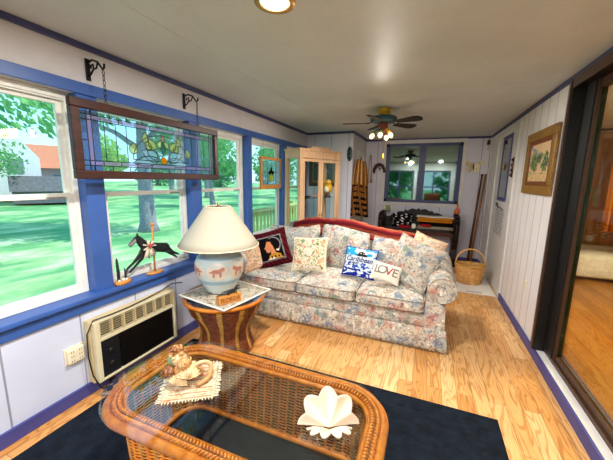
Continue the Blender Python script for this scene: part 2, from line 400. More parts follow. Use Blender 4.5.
def text_bm(s, size, fn, depth=.002, bold=0, mi=0):
    """mesh of a string; its flat points (u, v) centred on 0 go through fn(u, v, w)"""
    cu = bpy.data.curves.new('t', 'FONT'); cu.body = s; cu.size = size; cu.align_x = 'CENTER'; cu.align_y = 'CENTER'; cu.offset = bold; cu.resolution_u = 4
    to = bpy.data.objects.new('t', cu); COL.objects.link(to); bpy.context.view_layer.update()
    me = bpy.data.meshes.new_from_object(to.evaluated_get(bpy.context.evaluated_depsgraph_get()))
    bm = bmesh.new(); bm.from_mesh(me); bmesh.ops.triangulate(bm, faces=bm.faces[:])
    for _ in range(1): bmesh.ops.subdivide_edges(bm, edges=[e for e in bm.edges if e.calc_length() > size * .25], cuts=1)
    bmesh.ops.triangulate(bm, faces=bm.faces[:])
    for v in bm.verts: v.co = fn(v.co.x, v.co.y, depth)
    bpy.data.objects.remove(to); bpy.data.curves.remove(cu); bpy.data.meshes.remove(me)
    return bm

# ================================================================== SETTING
XL, XR, YB, YF, H = -2.07, .96, 6.26, -1.3, 2.3
T = .14
b = B(); box(b, (XL - T, YF - T, -.15), (XR + .02, YB + T, 0)); struct('floor', b, 'oak_floor')
b = B(); box(b, (XL - .5, YF - .4, H), (5.3, YB + .4, H + .15)); struct('ceiling', b, 'ceiling_paint')
# left wall with five windows
WZ0, WZ1 = .70, 2.0
WIN = [(-1.05, .10), (.22, 1.285), (1.41, 2.235), (2.37, 3.195), (3.29, 4.17), (4.28, 5.02)]
b = B(); box(b, (XL - T, YF - T, -.15), (XL, YB + T, WZ0 - .03)); struct('wall_left', b, 'left_paint')
b = B(); box(b, (XL - T, YF - T, WZ1), (XL, YB + T, H)); struct('wall_left_upper', b, 'upper_paint')
b = B(); box(b, (XL - T, YF - T, WZ0 - .03), (XL - .09, YB + T, WZ0)); box(b, (XL - .09, 5.09, WZ0 - .03), (XL, YB + T, WZ0)); ys = [YF - T] + [y for w_ in WIN for y in w_] + [YB + T]
for i in range(0, len(ys), 2): box(b, (XL - T, ys[i], WZ0), (XL, ys[i + 1], WZ1))
struct('wall_left_posts', b, 'blue_paint')
# blue casing: header band, sill and apron
b = B(); box(b, (XL, YF, 1.995), (XL + .018, 5.09, 2.065)); struct('trim_1', b, 'blue_paint', bevel=.003)
b = B(); box(b, (XL - .09, YF, WZ0 - .03), (XL + .05, 5.09, WZ0)); struct('trim_2', b, 'blue_paint', bevel=.006)
b = B(); box(b, (XL, YF, .595), (XL + .02, 5.09, WZ0 - .03)); struct('trim_3', b, 'blue_paint', bevel=.004)
for i, (a, c) in enumerate(WIN):
    wt = bpy.data.objects.new('window_%d' % (i + 1), None); COL.objects.link(wt); wt['kind'] = 'structure'; wt.location = (XL - .1, (a + c) / 2, WZ0)
    hw = (c - a) / 2; hh = WZ1 - WZ0; f = .032
    b = B()
    box(b, (-.03, -hw, 0), (.03, -hw + f, hh)); box(b, (-.03, hw - f, 0), (.03, hw, hh)); box(b, (-.03, -hw + f, 0), (.03, hw - f, f)); box(b, (-.03, -hw + f, hh - f - .01), (.03, hw - f, hh))
    obj('window_frame', b, 'white_vinyl', wt, bevel=.004)
    for nm, z0, z1, x in (('upper_sash', .645, hh - f - .01, -.012), ('lower_sash', f, .68, .012)):
        b = B(); s = .034
        box(b, (x - .012, -hw + f, z0), (x + .012, -hw + f + s, z1)); box(b, (x - .012, hw - f - s, z0), (x + .012, hw - f, z1))
        box(b, (x - .012, -hw + f + s, z0), (x + .012, hw - f - s, z0 + s)); box(b, (x - .012, -hw + f + s, z1 - s), (x + .012, hw - f - s, z1))
        so = obj(nm, b, 'white_vinyl', wt, bevel=.003)
        b = B(); box(b, (x - .002, -hw + f + s, z0 + s), (x + .002, hw - f - s, z1 - s)); obj('pane', b, 'window_glass', so)
    b = B(); box(b, (.025, hw - f - s - .12, .645), (.034, hw - f - s - .02, .658)); obj('sash_latch', b, 'dusty_grey', wt)
    b = B()
    for k in range(4): box(b, (.012, -hw + f, hh - .016 - k * .012), (.028, hw - f, hh - .008 - k * .012))
    obj('raised_blind', b, 'white_vinyl', wt)
# back wall, closet box
b = B(); box(b, (XL - T, YB, -.15), (XR + T, YB + T, H)); struct('wall_back', b, 'back_paint')
CX, CY = -1.235, 5.1
b = B(); box(b, (XL, CY, 0), (CX, CY + .08, H)); struct('wall_closet_front', b, 'left_paint').data.materials[0] = M['back_paint']
b = B(); box(b, (CX - .08, CY + .08, 0), (CX, 5.48, H)); box(b, (CX - .08, 5.48, 2.02), (CX, 6.08, H)); box(b, (CX - .08, 6.08, 0), (CX, YB, H)); struct('wall_closet_side', b, 'upper_paint')
d2 = bpy.data.objects.new('door_2', None); COL.objects.link(d2); d2['kind'] = 'structure'; d2.location = (CX - .03, 5.78, 0)
b = B(); box(b, (-.02, -.26, .01), (.02, .26, 1.98))
for z0, z1 in ((.15, .85), (1.0, 1.85)): box(b, (.02, -.18, z0), (.026, .18, z1))
obj('door_panel', b, 'white_trim', d2, bevel=.003)
b = B(); box(b, (-.02, -.3, 0), (.04, -.26, 2.02)); box(b, (-.02, .26, 0), (.04, .3, 2.02)); box(b, (-.02, -.26, 1.98), (.04, .26, 2.02)); obj('door_frame', b, 'white_trim', d2)
# right wall
DY = 2.97
b = B(); box(b, (XR, DY, -.15), (XR + T, 4.42, H)); box(b, (XR, 5.52, -.15), (XR + T, YB, H)); box(b, (XR, 4.42, 2.2), (XR + T, 5.52, H)); struct('wall_right', b, 'right_paint')
b = B(); box(b, (XR, YF - T, 2.245), (XR + T, DY, H)); struct('wall_right_header', b, 'upper_paint')
b = B(); box(b, (XR, YF - T, -.15), (XR + T, DY, .085)); struct('wall_right_curb', b, 'white_trim')
# front wall (behind the camera) with two wide windows
b = B(); box(b, (XL, YF - T, -.15), (XR, YF, .6)); box(b, (XL, YF - T, 1.95), (XR, YF, H)); box(b, (XL, YF - T, .6), (-1.85, YF, 1.95)); box(b, (-.62, YF - T, .6), (-.5, YF, 1.95)); box(b, (.8, YF - T, .6), (XR, YF, 1.95)); struct('wall_front', b, 'upper_paint')
for i, (a, c) in enumerate(((-1.85, -.62), (-.5, .8))):
    wt = bpy.data.objects.new('window_%d' % (7 + i), None); COL.objects.link(wt); wt['kind'] = 'structure'; wt.location = ((a + c) / 2, YF - .08, .6)
    hw = (c - a) / 2; b = B()
    for x0, x1, z0, z1 in ((-hw, -hw + .06, 0, 1.35), (hw - .06, hw, 0, 1.35), (-hw + .06, hw - .06, 0, .06), (-hw + .06, hw - .06, 1.29, 1.35), (-.03, .03, .06, 1.29), (-hw + .06, -.03, .64, .69), (.03, hw - .06, .64, .69)): box(b, (x0, -.025, z0), (x1, .025, z1))
    obj('window_frame', b, 'dark_blue_trim', wt)
    b = B(); box(b, (-hw + .06, -.004, .06), (hw - .06, .004, 1.29)); obj('pane', b, 'window_glass', wt)
# baseboards and ceiling trims
def strip(name, lo, hi, m): b = B(); box(b, lo, hi); struct(name, b, m, bevel=.003)
strip('baseboard_left', (XL, YF, 0), (XL + .018, 5.1, .085), 'blue_trim')
strip('baseboard_right', (XR - .018, YF, 0), (XR, 4.40, .085), 'blue_trim')
strip('baseboard_right_far', (XR - .018, 5.54, 0), (XR, YB, .085), 'blue_trim')
strip('baseboard_back', (CX, YB - .018, 0), (XR - .02, YB, .085), 'blue_trim')
strip('trim_4', (XL, YF, H - .035), (XL + .022, CY, H), 'dark_blue_trim')
strip('trim_5', (XL + .022, CY - .022, H - .035), (CX, CY, H), 'dark_blue_trim')
strip('trim_6', (CX, CY - .022, H - .035), (CX + .022, YB - .022, H), 'dark_blue_trim')
strip('trim_7', (CX, YB - .022, H - .035), (XR, YB, H), 'dark_blue_trim')
strip('trim_8', (XR - .022, YF, H - .035), (XR, YB - .022, H), 'dark_blue_trim')
strip('trim_9', (XR - .016, 6.16, .085), (XR, YB, H - .035), 'white_trim')
strip('trim_10', (-1.42, YF, H - .0015), (-1.408, 4.6, H), 'ceiling_paint'); strip('trim_11', (XL + .03, 3.05, H - .0015), (XR - .03, 3.062, H), 'ceiling_paint')
# back door in the right wall
d1 = bpy.data.objects.new('door_1', None); COL.objects.link(d1); d1['kind'] = 'structure'; d1.location = (XR + .03, 4.97, 0)
b = B(); box(b, (-.03, -.55, 0), (.03, .55, 1.24)); box(b, (-.03, -.55, 1.24), (.03, -.26, 2.2)); box(b, (-.03, .28, 1.24), (.03, .55, 2.2)); box(b, (-.03, -.26, 2.14), (.03, .28, 2.2)); obj('door_slab', b, 'white_trim', d1, bevel=.003)
b = B(); box(b, (-.036, -.26, 1.24), (.01, -.20, 2.14)); box(b, (-.036, .22, 1.24), (.01, .28, 2.14)); box(b, (-.036, -.20, 1.24), (.01, .22, 1.29)); box(b, (-.036, -.20, 2.09), (.01, .22, 2.14)); obj('window_sash', b, 'blue_trim', d1)
b = B(); box(b, (-.032, -.20, 1.29), (-.026, .22, 2.09)); obj('pane', b, 'mirror_glass', d1)
b = B(); box(b, (-.05, -.6, 0), (-.03, -.55, 2.22)); box(b, (-.05, .55, 0), (-.03, .62, 2.22)); box(b, (-.05, -.55, 2.17), (-.03, .55, 2.22)); obj('door_casing', b, 'white_trim', d1, bevel=.003)
b = B()
for k in range(9):
    z0 = 1.1 - k * .04; pts = []
    for i in range(26):
        t = i / 25; y = .25 - .5 * t + .012 * math.sin(k * 2.1); pts.append((-.031, y, z0 + .014 * math.sin(t * 24 + k * 1.7) + .008 * math.sin(t * 57 + k)))
    tube(b, pts, .0034, 4)
obj('stencilled_script', b, 'pencil', d1)
b = B(); tube(b, [(-.04, .24, 1.17), (-.045, .1, 1.155), (-.045, -.05, 1.15), (-.045, -.24, 1.13)], .007, 6); tube(b, [(-.045, .14, 1.2), (-.05, .1, 1.155), (-.045, .05, 1.13)], .006, 6); tube(b, [(-.045, .24, 1.17), (-.045, .2, 1.21), (-.045, .17, 1.17)], .005, 6); obj('iron_scroll', b, 'black_iron', d1)
# sliding glass door
d3 = bpy.data.objects.new('door_3', None); COL.objects.link(d3); d3['kind'] = 'structure'; d3.location = (XR, DY, .085)
b = B(); box(b, (-.02, -.03, 0), (.16, 0, 2.16)); box(b, (-.02, -4.1, 2.12), (.16, -.03, 2.16)); obj('door_frame', b, 'bronze', d3)
b = B(); box(b, (-.030, -.012, 0), (-.02, .02, 2.18)); box(b, (-.032, -4.1, 2.11), (-.02, -.045, 2.18)); obj('frame_edge', b, 'bronze_edge', d3)
b = B(); box(b, (.05, -.19, .03), (.115, -.03, 2.12)); obj('door_stile', b, 'black', d3)
b = B(); box(b, (.06, -.215, .03), (.11, -.19, 2.12)); box(b, (.07, -4.0, .03), (.11, -.215, .07)); box(b, (.07, -4.0, 2.06), (.11, -.215, 2.12)); obj('sash_rail', b, 'bronze_edge', d3)
b = B(); box(b, (.055, -4.1, 0), (.16, -.03, .03)); obj('door_track', b, 'bronze_edge', d3)
b = B(); box(b, (.086, -4.0, .07), (.094, -.222, 2.06)); obj('pane', b, 'door_glass', d3)
b = B(); box(b, (.08, -.226, .07), (.1, -.2155, 2.06)); obj('pane_edge', b, 'glass_edge', d3)
# the next room seen through the glass door
NX = XR + T
b = B(); box(b, (NX, YF - T, -.15), (5.2, YB + T, .07)); struct('floor_next_room', b, 'next_floor')
wood('warm_panel', '9a6a3c', 'c49a68', 4, (1, 1, .1))
b = B(); box(b, (NX, YB, .07), (5.2, YB + T, H)); struct('wall_next_room_back', b, 'warm_panel')
b = B(); box(b, (5.2, YF - T, -.15), (5.3, YB + T, H)); struct('wall_next_room_right', b, 'warm_panel')
b = B(); box(b, (NX, YF - T, -.15), (5.2, YF, H)); struct('wall_next_room_front', b, 'upper_paint')

# ================================================================== OUTDOORS
b = B(); GZ = -.7
def lawn_fn(u, v):
    x = -70 + 67.6 * u; y = -70 + 160 * v
    return (x, y, GZ + .12 * noise.noise(Vector((x * .12, y * .12, 0))) + max(0, (-x - 14)) * .018)
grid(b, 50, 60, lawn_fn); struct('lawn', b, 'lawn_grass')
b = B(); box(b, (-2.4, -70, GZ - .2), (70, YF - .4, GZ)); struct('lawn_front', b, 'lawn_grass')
def crown_bm(seed, lobes, n, ls):
    r = random.Random(seed); bm = B()
    for i in range(n):
        c, rad = lobes[r.randrange(len(lobes))]
        d = Vector((r.gauss(0, 1), r.gauss(0, 1), r.gauss(0, 1))); d.normalize(); d *= r.random() ** .35
        p = Vector(c) + Vector((d.x * rad[0], d.y * rad[1], d.z * rad[2]))
        a = Vector((r.gauss(0, 1), r.gauss(0, 1), r.gauss(0, 1))).normalized(); t = a.orthogonal().normalized(); s = a.cross(t); k = ls * (.6 + r.random() * .8)
        vs = [bm.verts.new(p + t * k * .5 * x + s * k * y + a * k * z) for x, y, z in ((0, -1, 0), (1, -.1, .15), (0, 1, 0), (-1, -.1, .15))]
        bm.faces.new(vs)
    return bm
def make_tree(name, label, seed, h, tr, lobes, n, ls, m, branches=True):
    t = thing(name, label, 'tree', (0, 0, 0), 0, None)
    r = random.Random(seed); b = B(); pts = [(0, 0, -.3), (0, 0, .35), (r.uniform(-.1, .1), r.uniform(-.1, .1), h * .4), (r.uniform(-.3, .3), r.uniform(-.3, .3), h * .85)]
    tube(b, pts, [tr * 1.9, tr * 1.2, tr * .85, tr * .35], 10)
    if branches:
        for k in range(5):
            a = r.uniform(0, 2 * PI); z = h * r.uniform(.4, .7); tube(b, [(0, 0, z), (math.cos(a) * h * .12, math.sin(a) * h * .12, z + h * .09), (math.cos(a) * h * .26, math.sin(a) * h * .26, z + h * .15)], [tr * .45, tr * .3, tr * .12], 6)
    obj('trunk', b, 'bark', t); obj('foliage', crown_bm(seed, lobes, n, ls), m, t, recalc=False)
    return t
big = make_tree('shade_tree', 'grey trunked shade tree on the lawn behind the carousel horse', 3, 7.5, .27, [((0, 0, 6.2), (3.2, 3.2, 1.7)), ((1.2, .5, 5.2), (2.2, 2.2, 1.1)), ((-1.4, -1, 5.4), (2.2, 2.2, 1.2)), ((0, 0, 7.6), (2.2, 2.2, 1.2))], 4200, .17, 'leaf_mid')
big.location = (-10.6, 8.9, GZ)
for k, (x, y, rz, s_, lb) in enumerate([(-21.5, 25.5, 1.9, .95, 'shade tree behind the third window, right of the large stained glass'), 
        (-30, 29, .4, 1, 'far shade tree beyond the lawn, high over the stained glass panel'), (-16, 32.5, 2.5, 1, 'shade tree rising just beyond the wooden deck railing')]):
    dup(big, (x, y, GZ + max(0, -x - 14) * .018), rz, lb, (s_, s_, s_))
gt = make_tree('garden_tree', 'leafy garden tree filling the third window, right of the large stained glass', 31, 4.6, .17, [((0, 0, 4.4), (2.2, 2.2, 1.5)), ((1.2, .6, 3.3), (1.6, 1.6, 1.0)), ((-1.2, -.7, 3.5), (1.6, 1.6, 1.0)), ((0, .2, 5.6), (1.5, 1.5, 1.0))], 1700, .14, 'leaf_mid')
gt.location = (-15.0, 18.3, GZ)
for k, (x, y, s_, lb) in enumerate([(-11.3, 22.6, 1.0, 'leafy garden tree behind the small square stained glass'), (-24, 9.6, .8, 'leafy garden tree partly covering the pale house')]):
    dup(gt, (x, y, GZ + max(0, -x - 14) * .018), k * 1.1 + .6, lb, (s_, s_, s_))
near = make_tree('overhanging_tree', 'near tree whose leafy branches hang across the top of the first window', 21, 5.5, .16, [((0, 0, 5.0), (2.0, 2.0, 1.0)), ((1.2, 1.8, 3.9), (1.5, 1.5, .55)), ((.3, 2.8, 3.5), (1.1, 1.2, .45)), ((1.0, -.6, 4.4), (1.6, 1.6, .8))], 900, .10, 'leaf_mid')
near.location = (-8.4, 1.6, GZ)
bush = make_tree('leafy_tree', 'dense green tree at the lawn edge, left of the pale house', 9, 2.6, .2, [((0, 0, 1.6), (3.0, 3.0, 1.5)), ((1.5, 1, 2.6), (1.8, 1.8, 1.0)), ((-1.2, -1, 2.8), (1.7, 1.7, 1.2))], 2600, .22, 'leaf_dark', False)
bush.location = (-36, 8.0, GZ + .4)
SP = [(-52, 31, 1.5, 'dense tree right of the pale house, along the far lawn edge'), (-47, 42, 1.4, 'dense tree behind the second window, far lawn edge'), (-39, 50, 1.4, 'dense tree behind the hanging stained glass, far lawn edge'), (-29, 55, 1.4, 'dense tree in the third window, far lawn edge'),
      (-19, 52, 1.3, 'dense tree in the fourth window behind the small glass panel'), (-9, 49, 1.2, 'dense tree beyond the deck railing, behind the tall cabinet')]
for k, (x, y, s_, lb) in enumerate(SP): dup(bush, (x, y, GZ + max(0, -x - 14) * .018 - .2), k * 1.3, lb, (s_, s_, s_))
lime = make_tree('lime_tree', 'bright lime green tree above the pale house', 12, 5, .18, [((0, 0, 5), (2.6, 2.6, 2)), ((1, 1, 3.6), (2, 2, 1.5))], 2400, .22, 'leaf_lime')
lime.location = (-37, 24.5, GZ + .3)
for k, (x, y, lb) in enumerate([(-4.6, -13, 'dense tree reflected in the left half of the back wall mirror'), (3.6, -13, 'dense tree reflected in the right half of the back wall mirror')]):
    dup(bush, (x, y, GZ - .3), k * .8, lb, (1.2, 1.2, 1.5))
# house beyond the lawn
hs = thing('house', 'pale pink house with a white gable beyond the lawn', 'house', (-30, 14.4, GZ + .29), math.radians(64))
b = B(); box(b, (-4, -2.5, 0), (4, 2.5, 2.4)); obj('wall', b, 'siding', hs)
b = B(); prism(b, [(-3.0, 2.4), (3.0, 2.4), (0, 4.3)], 8.6, lambda u, v, w: (w - 4.3, u, v)); obj('roof', b, 'roof_orange', hs)
b = B(); prism(b, [(-1.3, 0), (1.3, 0), (1.3, 3.1), (0, 4.9), (-1.3, 3.1)], .6, lambda u, v, w: (u - .6, -2.5 - w, v)); obj('gable', b, 'gable_white', hs)
b = B(); box(b, (-1.0, -3.16, 2.0), (-.2, -3.1, 3.0)); obj('window', b, 'grey_canvas', hs)
b = B(); box(b, (1.4, -2.56, .9), (2.4, -2.5, 1.9)); obj('window', b, 'grey_canvas', hs)
b = B(); prism(b, [(-1.5, .0), (1.5, .0), (1.1, 1.0), (-1.1, 1.0)], 5, lambda u, v, w: (w - 1, -5 + u, v + .8)); box(b, (-.9, -6.3, 0), (3.9, -3.7, .8)); obj('porch_roof', b, 'shingle', hs)
# deck with railing outside the far windows
b = B(); box(b, (-3.25, 4.9, -.1), (-2.25, 9.5, -.02)); struct('floor_deck', b, 'deck_wood')
dr = thing('deck_railing', 'yellowish wooden deck railing outside the fourth window', 'railing', (-3.2, 4.95, -.02))
b = B(); box(b, (-.04, 0, .86), (.06, 4.5, .91)); obj('top_rail', b, 'deck_wood', dr)
b = B(); box(b, (-.02, 0, .12), (.02, 4.5, .18)); box(b, (-.02, 0, .76), (.02, 4.5, .84)); obj('cross_rail', b, 'deck_wood', dr)
b = B(); box(b, (-.02, -.02, 0), (.02, .02, .7)); b0 = obj('baluster', b, 'deck_wood', dr, loc=(.04, .1, .12))
for k in range(1, 30): c = b0.copy(); COL.objects.link(c); c.location = (.04, .1 + k * .145, .12)
b = B(); box(b, (-.05, -.05, -.6), (.05, .05, .95)); b0 = obj('post', b, 'deck_wood', dr, loc=(-.09, .0, 0))
c = b0.copy(); COL.objects.link(c); c.location = (-.09, 2.2, 0); c = b0.copy(); COL.objects.link(c); c.location = (-.09, 4.4, 0)

# ================================================================== FURNITURE
def rr(cx, cy, hx, hy, r, n=10, per=None):
    """closed rounded rectangle, evenly spaced when per is given"""
    pts = []
    for k, (sx, sy) in enumerate(((1, 1), (-1, 1), (-1, -1), (1, -1))):
        for i in range(n + 1):
            a = PI / 2 * (k + i / n); pts.append(Vector((cx + sx * (hx - r) + r * math.cos(a), cy + sy * (hy - r) + r * math.sin(a), 0)))
    if not per: return pts
    L = [0]
    for i in range(len(pts)): L.append(L[-1] + (pts[(i + 1) % len(pts)] - pts[i]).length)
    out = []; j = 0
    for k in range(per):
        s = L[-1] * k / per
        while L[j + 1] < s: j += 1
        t = (s - L[j]) / max(1e-9, L[j + 1] - L[j]); out.append(pts[j].lerp(pts[(j + 1) % len(pts)], t))
    return out
def at_z(pts, z): return [Vector((p.x, p.y, z)) for p in pts]

# area rug
b = B()
def rug_fn(u, v):
    x = -1.93 + 2.45 * u; y = .12 + 1.9 * v
    d = min(x + 1.93, .52 - x, y - .12, 2.02 - y)
    z = .009
    for c, wd, a in ((.08, .014, .005), (.125, .012, .005), (.17, .012, .005), (.31, .016, .005)):
        if abs(d - c) < wd: z -= a
    if d > .32: z += .0042 * math.tanh(3 * math.sin(x * 26 + 2 * math.sin(y * 15)) * math.sin(y * 24 + 2 * math.sin(x * 13)))
    elif .19 < d < .28: z += .0042 * math.tanh(3 * math.sin(x * 32 + 1.5 * math.sin(y * 30)) * math.sin(y * 32))
    return (x, y, z)
V = grid(b, 230, 180, rug_fn)
V2 = [[b.verts.new((x, y, .001)) for y in (.12, 2.02)] for x in (-1.93, .52)]
b.faces.new((V2[0][0], V2[0][1], V2[1][1], V2[1][0]))
for e in [e for e in b.edges if e.is_boundary and e.verts[0].co.z > .003 or e.is_boundary and e.verts[1].co.z > .003]:
    a, c = e.verts; f = b.faces.new((a, c, b.verts.new((c.co.x, c.co.y, .001)), b.verts.new((a.co.x, a.co.y, .001))))
tag(obj('area_rug', b, 'navy_rug'), 'dark navy area rug with an embossed border under the rattan coffee table', 'rug')
RZ = .0135
# coffee table
TCX, TCY, HX, HY, RC = -.765, 1.11, .685, .355, .25
ct = thing('coffee_table', 'oval rattan coffee table with a braided rim and glass top', 'table', (TCX, TCY, RZ))
TH = .42 - RZ
b = B()
def ring(inset, z, per=None): return at_z(rr(0, 0, HX - inset, HY - inset, max(.03, RC - inset), 12, per), z)
tube(b, ring(.023, TH - .025), .023, 10, True); obj('outer_rim_pole', b, 'rattan', ct)
b = B(); tube(b, ring(.09, TH - .022), .014, 10, True); obj('inner_rim_pole', b, 'rattan', ct)
b = B(); n = 120; A_, B_ = ring(.04, TH - .012, n), ring(.082, TH - .012, n)
va = [b.verts.new(p) for p in A_]; vb = [b.verts.new(p) for p in B_]
for i in range(n): b.faces.new((va[i], va[(i + 1) % n], vb[(i + 1) % n], vb[i]))
n = 190; A_, M_, B_ = ring(.038, TH - .006, n), ring(.061, TH - .002, n), ring(.085, TH - .006, n)
for i in range(n):
    tube(b, [A_[i], A_[i].lerp(M_[(i + 1) % n], .5) + Vector((0, 0, .004)), M_[(i + 1) % n] - Vector((0, 0, .006))], .0068, 5, mi=0)
    tube(b, [B_[i], B_[i].lerp(M_[(i + 1) % n], .5) + Vector((0, 0, .004)), M_[(i + 1) % n] - Vector((0, 0, .004))], .0068, 5, mi=0)
tube(b, [p + Vector((0, 0, .0)) for p in ring(.0615, TH - .001, 120)], .0035, 5, True, mi=1)
obj('braided_rim', b, ['rattan', 'rattan_dark'], ct)
b = B(); NS = 64; per = NS * 5; zt, zb = TH - .03, .03
for k in range(38):
    t = k / 37; z = zb + .015 + (zt - zb - .015) * t; ins = .105 - .02 * t; pa = ring(ins, z, per); pts = []
    for i, p in enumerate(pa):
        nrm = Vector((p.x / HX ** 2, p.y / HY ** 2, 0)).normalized(); pts.append(p + nrm * .006 * math.cos(PI * (i / 5 + k)))
    tube(b, pts, .0036, 4, True, flat=1.0, mi=k % 2)
obj('woven_wall', b, ['rattan_weave', 'rattan'], ct)
b = B(); lo, hi = ring(.105, zb, NS), ring(.085, zt, NS)
for i in range(NS): tube(b, [lo[i], hi[i]], .0045, 5)
obj('stakes', b, 'rattan_dark', ct)
b = B(); tube(b, ring(.105, .02), .018, 10, True); obj('bottom_rail', b, 'rattan', ct)
b = B(); g = at_z(rr(-.012, -.012, HX + .014, HY + .014, RC + .07, 14), 0); prism(b, [(p.x, p.y) for p in g], .012, lambda u, v, w_: (u, v, TH + .004 + w_)); obj('glass_top', b, 'table_glass', ct, bevel=.003)
GT = RZ + TH + .0165
# placemat
mp = thing('placemat', 'cream woven placemat with red flecks and fringed ends under the shell figure', 'placemat', (-1.075, 1.10, GT), math.radians(34))
floral('placemat_weave', 'c4b490', 3.2, ('c8b894', 'bca67c', 'd0c4a8', 'b08c5c', 'a84c38', 'c4b898', 'b49c74', 'd0c4ac', 'a88458'))
b = B(); MW, MD = .12, .145
def pm(u, v): return ((u - .5) * 2 * MW, (v - .5) * 2 * MD, .004 + .0012 * math.sin(u * 90) * math.cos(v * 120))
grid(b, 40, 60, pm); box(b, (-MW, -MD, 0), (MW, MD, .0035)); obj('woven_mat', b, 'placemat_weave', mp)
b = B()
for s in (-1, 1):
    for k in range(26):
        y = -MD + (k + .5) * 2 * MD / 26; tube(b, [(s * MW, y, .003), (s * (MW + .022 + .008 * rnd.random()), y + rnd.uniform(-.005, .005), .0025)], .0022, 4)
for s in (-1, 1):
    for k in range(16):
        x = -MW + (k + .5) * 2 * MW / 16; tube(b, [(x, s * MD, .003), (x + rnd.uniform(-.004, .004), s * (MD + .012), .0025)], .0022, 4)
obj('fringe', b, 'cream', mp)
b = B()
for k in range(9): y = -MD + .012 + k * .033; tube(b, [(-MW + .004 + .02 * (k % 3), y, .005), (MW - .01 - .025 * (k % 2), y, .005)], .0016, 4)
obj('red_threads', b, 'letter_red', mp)
# shell figure on the placemat
sf = thing('shell_figure', 'figurine of glued tan seashells on the woven placemat', 'figurine', (-1.115, 1.085, GT + .0075), math.radians(25)); sf.scale = (1.22, 1.22, 1.22)
def spiral(bm, c, r, ax, mi, turns=2.2):
    m_ = Vector(ax).to_track_quat('Z', 'Y').to_matrix(); pts = []; rad = []
    for i in range(30):
        t = i / 29; a = t * turns * 2 * PI; q = r * (1 - .85 * t); pts.append(Vector(c) + m_ @ Vector((q * .6 * math.cos(a), q * .6 * math.sin(a), r * 1.2 * t))); rad.append(max(.002, q * .55))
    tube(bm, pts, rad, 8, mi=mi)
def scallop(bm, c, r, nrm, upv, mi, ribs=9, dome=.35, fan=2.5):
    nz = Vector(nrm).normalized(); u = Vector(upv); u = (u - nz * u.dot(nz)).normalized(); v = nz.cross(u); c = Vector(c)
    def fn(s, t):
        a = (s - .5) * fan; q = r * t * (1 + .05 * math.cos(s * ribs * 2 * PI)); h = dome * r * math.sin(PI * min(1, t * .95 + .05)) ** .8 + .05 * r * t * math.cos(s * ribs * 2 * PI)
        return c + u * (q * math.cos(a) - r * .5) + v * q * math.sin(a) + nz * h
    grid(bm, ribs * 4, 8, fn, mi)
b = B(); ball(b, (-.015, .02, .035), .05, 0, 14, .7); ball(b, (-.045, .03, .07), .032, 0, 12, 1.3); obj('base', b, 'sea_glass', sf)
b = B(); ball(b, (.0, .0, .045), .044, 0, 16, .95); ball(b, (-.02, .012, .09), .032, 1, 14, 1); ball(b, (-.035, .02, .125), .026, 0, 14, .9)
for k in range(26):
    a = rnd.uniform(0, 2 * PI); e = rnd.uniform(-.2, 1.2); rr_ = .046; ball(b, (rr_ * math.cos(a) * math.cos(e), rr_ * math.sin(a) * math.cos(e), .045 + rr_ * math.sin(e)), rnd.uniform(.009, .016), k % 3, 8, .8)
for k in range(16):
    a = rnd.uniform(0, 2 * PI); e = rnd.uniform(-.3, 1.4); ball(b, (-.028 + .032 * math.cos(a) * math.cos(e), .015 + .032 * math.sin(a) * math.cos(e), .11 + .032 * math.sin(e)), rnd.uniform(.007, .012), (k + 1) % 3, 8, .8)
scallop(b, (.035, -.035, .055), .05, (.6, -.8, .5), (0, .3, 1), 1); scallop(b, (.055, .0, .035), .045, (.9, -.3, .4), (0, .2, 1), 0); scallop(b, (-.005, -.045, .03), .045, (-.1, -.9, .5), (.2, 0, 1), 1)
spiral(b, (.01, -.02, .08), .03, (.4, -.7, .5), 0); spiral(b, (-.04, .0, .135), .02, (-.3, -.3, .9), 2); spiral(b, (-.05, -.02, .05), .03, (-.7, -.5, .3), 2)
obj('shell_body', b, ['shell_tan', 'shell_cream', 'shell_brown'], sf)
b = B(); pts = [(.075 + .036 * math.cos(a), .005 + .018 * math.cos(a), .042 + .036 * math.sin(a)) for a in [i / 20 * 2 * PI * .82 - .9 for i in range(21)]]; tube(b, pts, [.011 - .0003 * i for i in range(21)], 8); obj('curled_shell', b, 'shell_cream', sf)
b = B(); tube(b, [(.07, -.05, .008), (.1, -.02, .012), (.12, .02, .02)], [.009, .011, .004], 8); obj('horn_shell', b, 'shell_tan', sf)
# clam shell
cs = thing('clam_shell', 'white giant clam shell with deep scalloped edge lying on the glass top', 'shell', (-.315, 1.08, GT), math.radians(24)); cs.scale = (.78, .78, .78)
def clam_half(tilt, rad, z0, hgt, amp=.22, n=4):
    def fn(s, t):
        a = (s - .5) * PI * 1.06; lobe = (.5 + .5 * math.cos(2 * PI * n * s)) ** .65
        q = rad * t * (.84 + amp * (lobe - .35) * t); x = q * math.sin(a); y = q * math.cos(a) + .12 * rad * t
        z = hgt * rad * (1 - (1 - t) ** 2) * .5 - .13 * rad * (lobe - .5) * t ** 1.2
        p = Matrix.Rotation(tilt, 3, 'X') @ Vector((x, y, z)); return (p.x, p.y - rad * .1, p.z + z0)
    return fn
b = B(); grid(b, 96, 16, clam_half(math.radians(60), .175, .040, -.35)); o = obj('upper_valve', b, ['clam_inner'], cs, recalc=False)
md = o.modifiers.new('s', 'SOLIDIFY'); md.thickness = .012; md.offset = 0
b = B(); f9 = clam_half(math.radians(14), .15, .022, .3, .3, 5); grid(b, 96, 16, lambda s, t: (lambda p: (p[0] * .8, -(p[1] + .02) * .62 - .02, p[2]))(f9(s, t))); o = obj('lower_valve', b, ['clam'], cs, recalc=False)
md = o.modifiers.new('s', 'SOLIDIFY'); md.thickness = .012; md.offset = 0

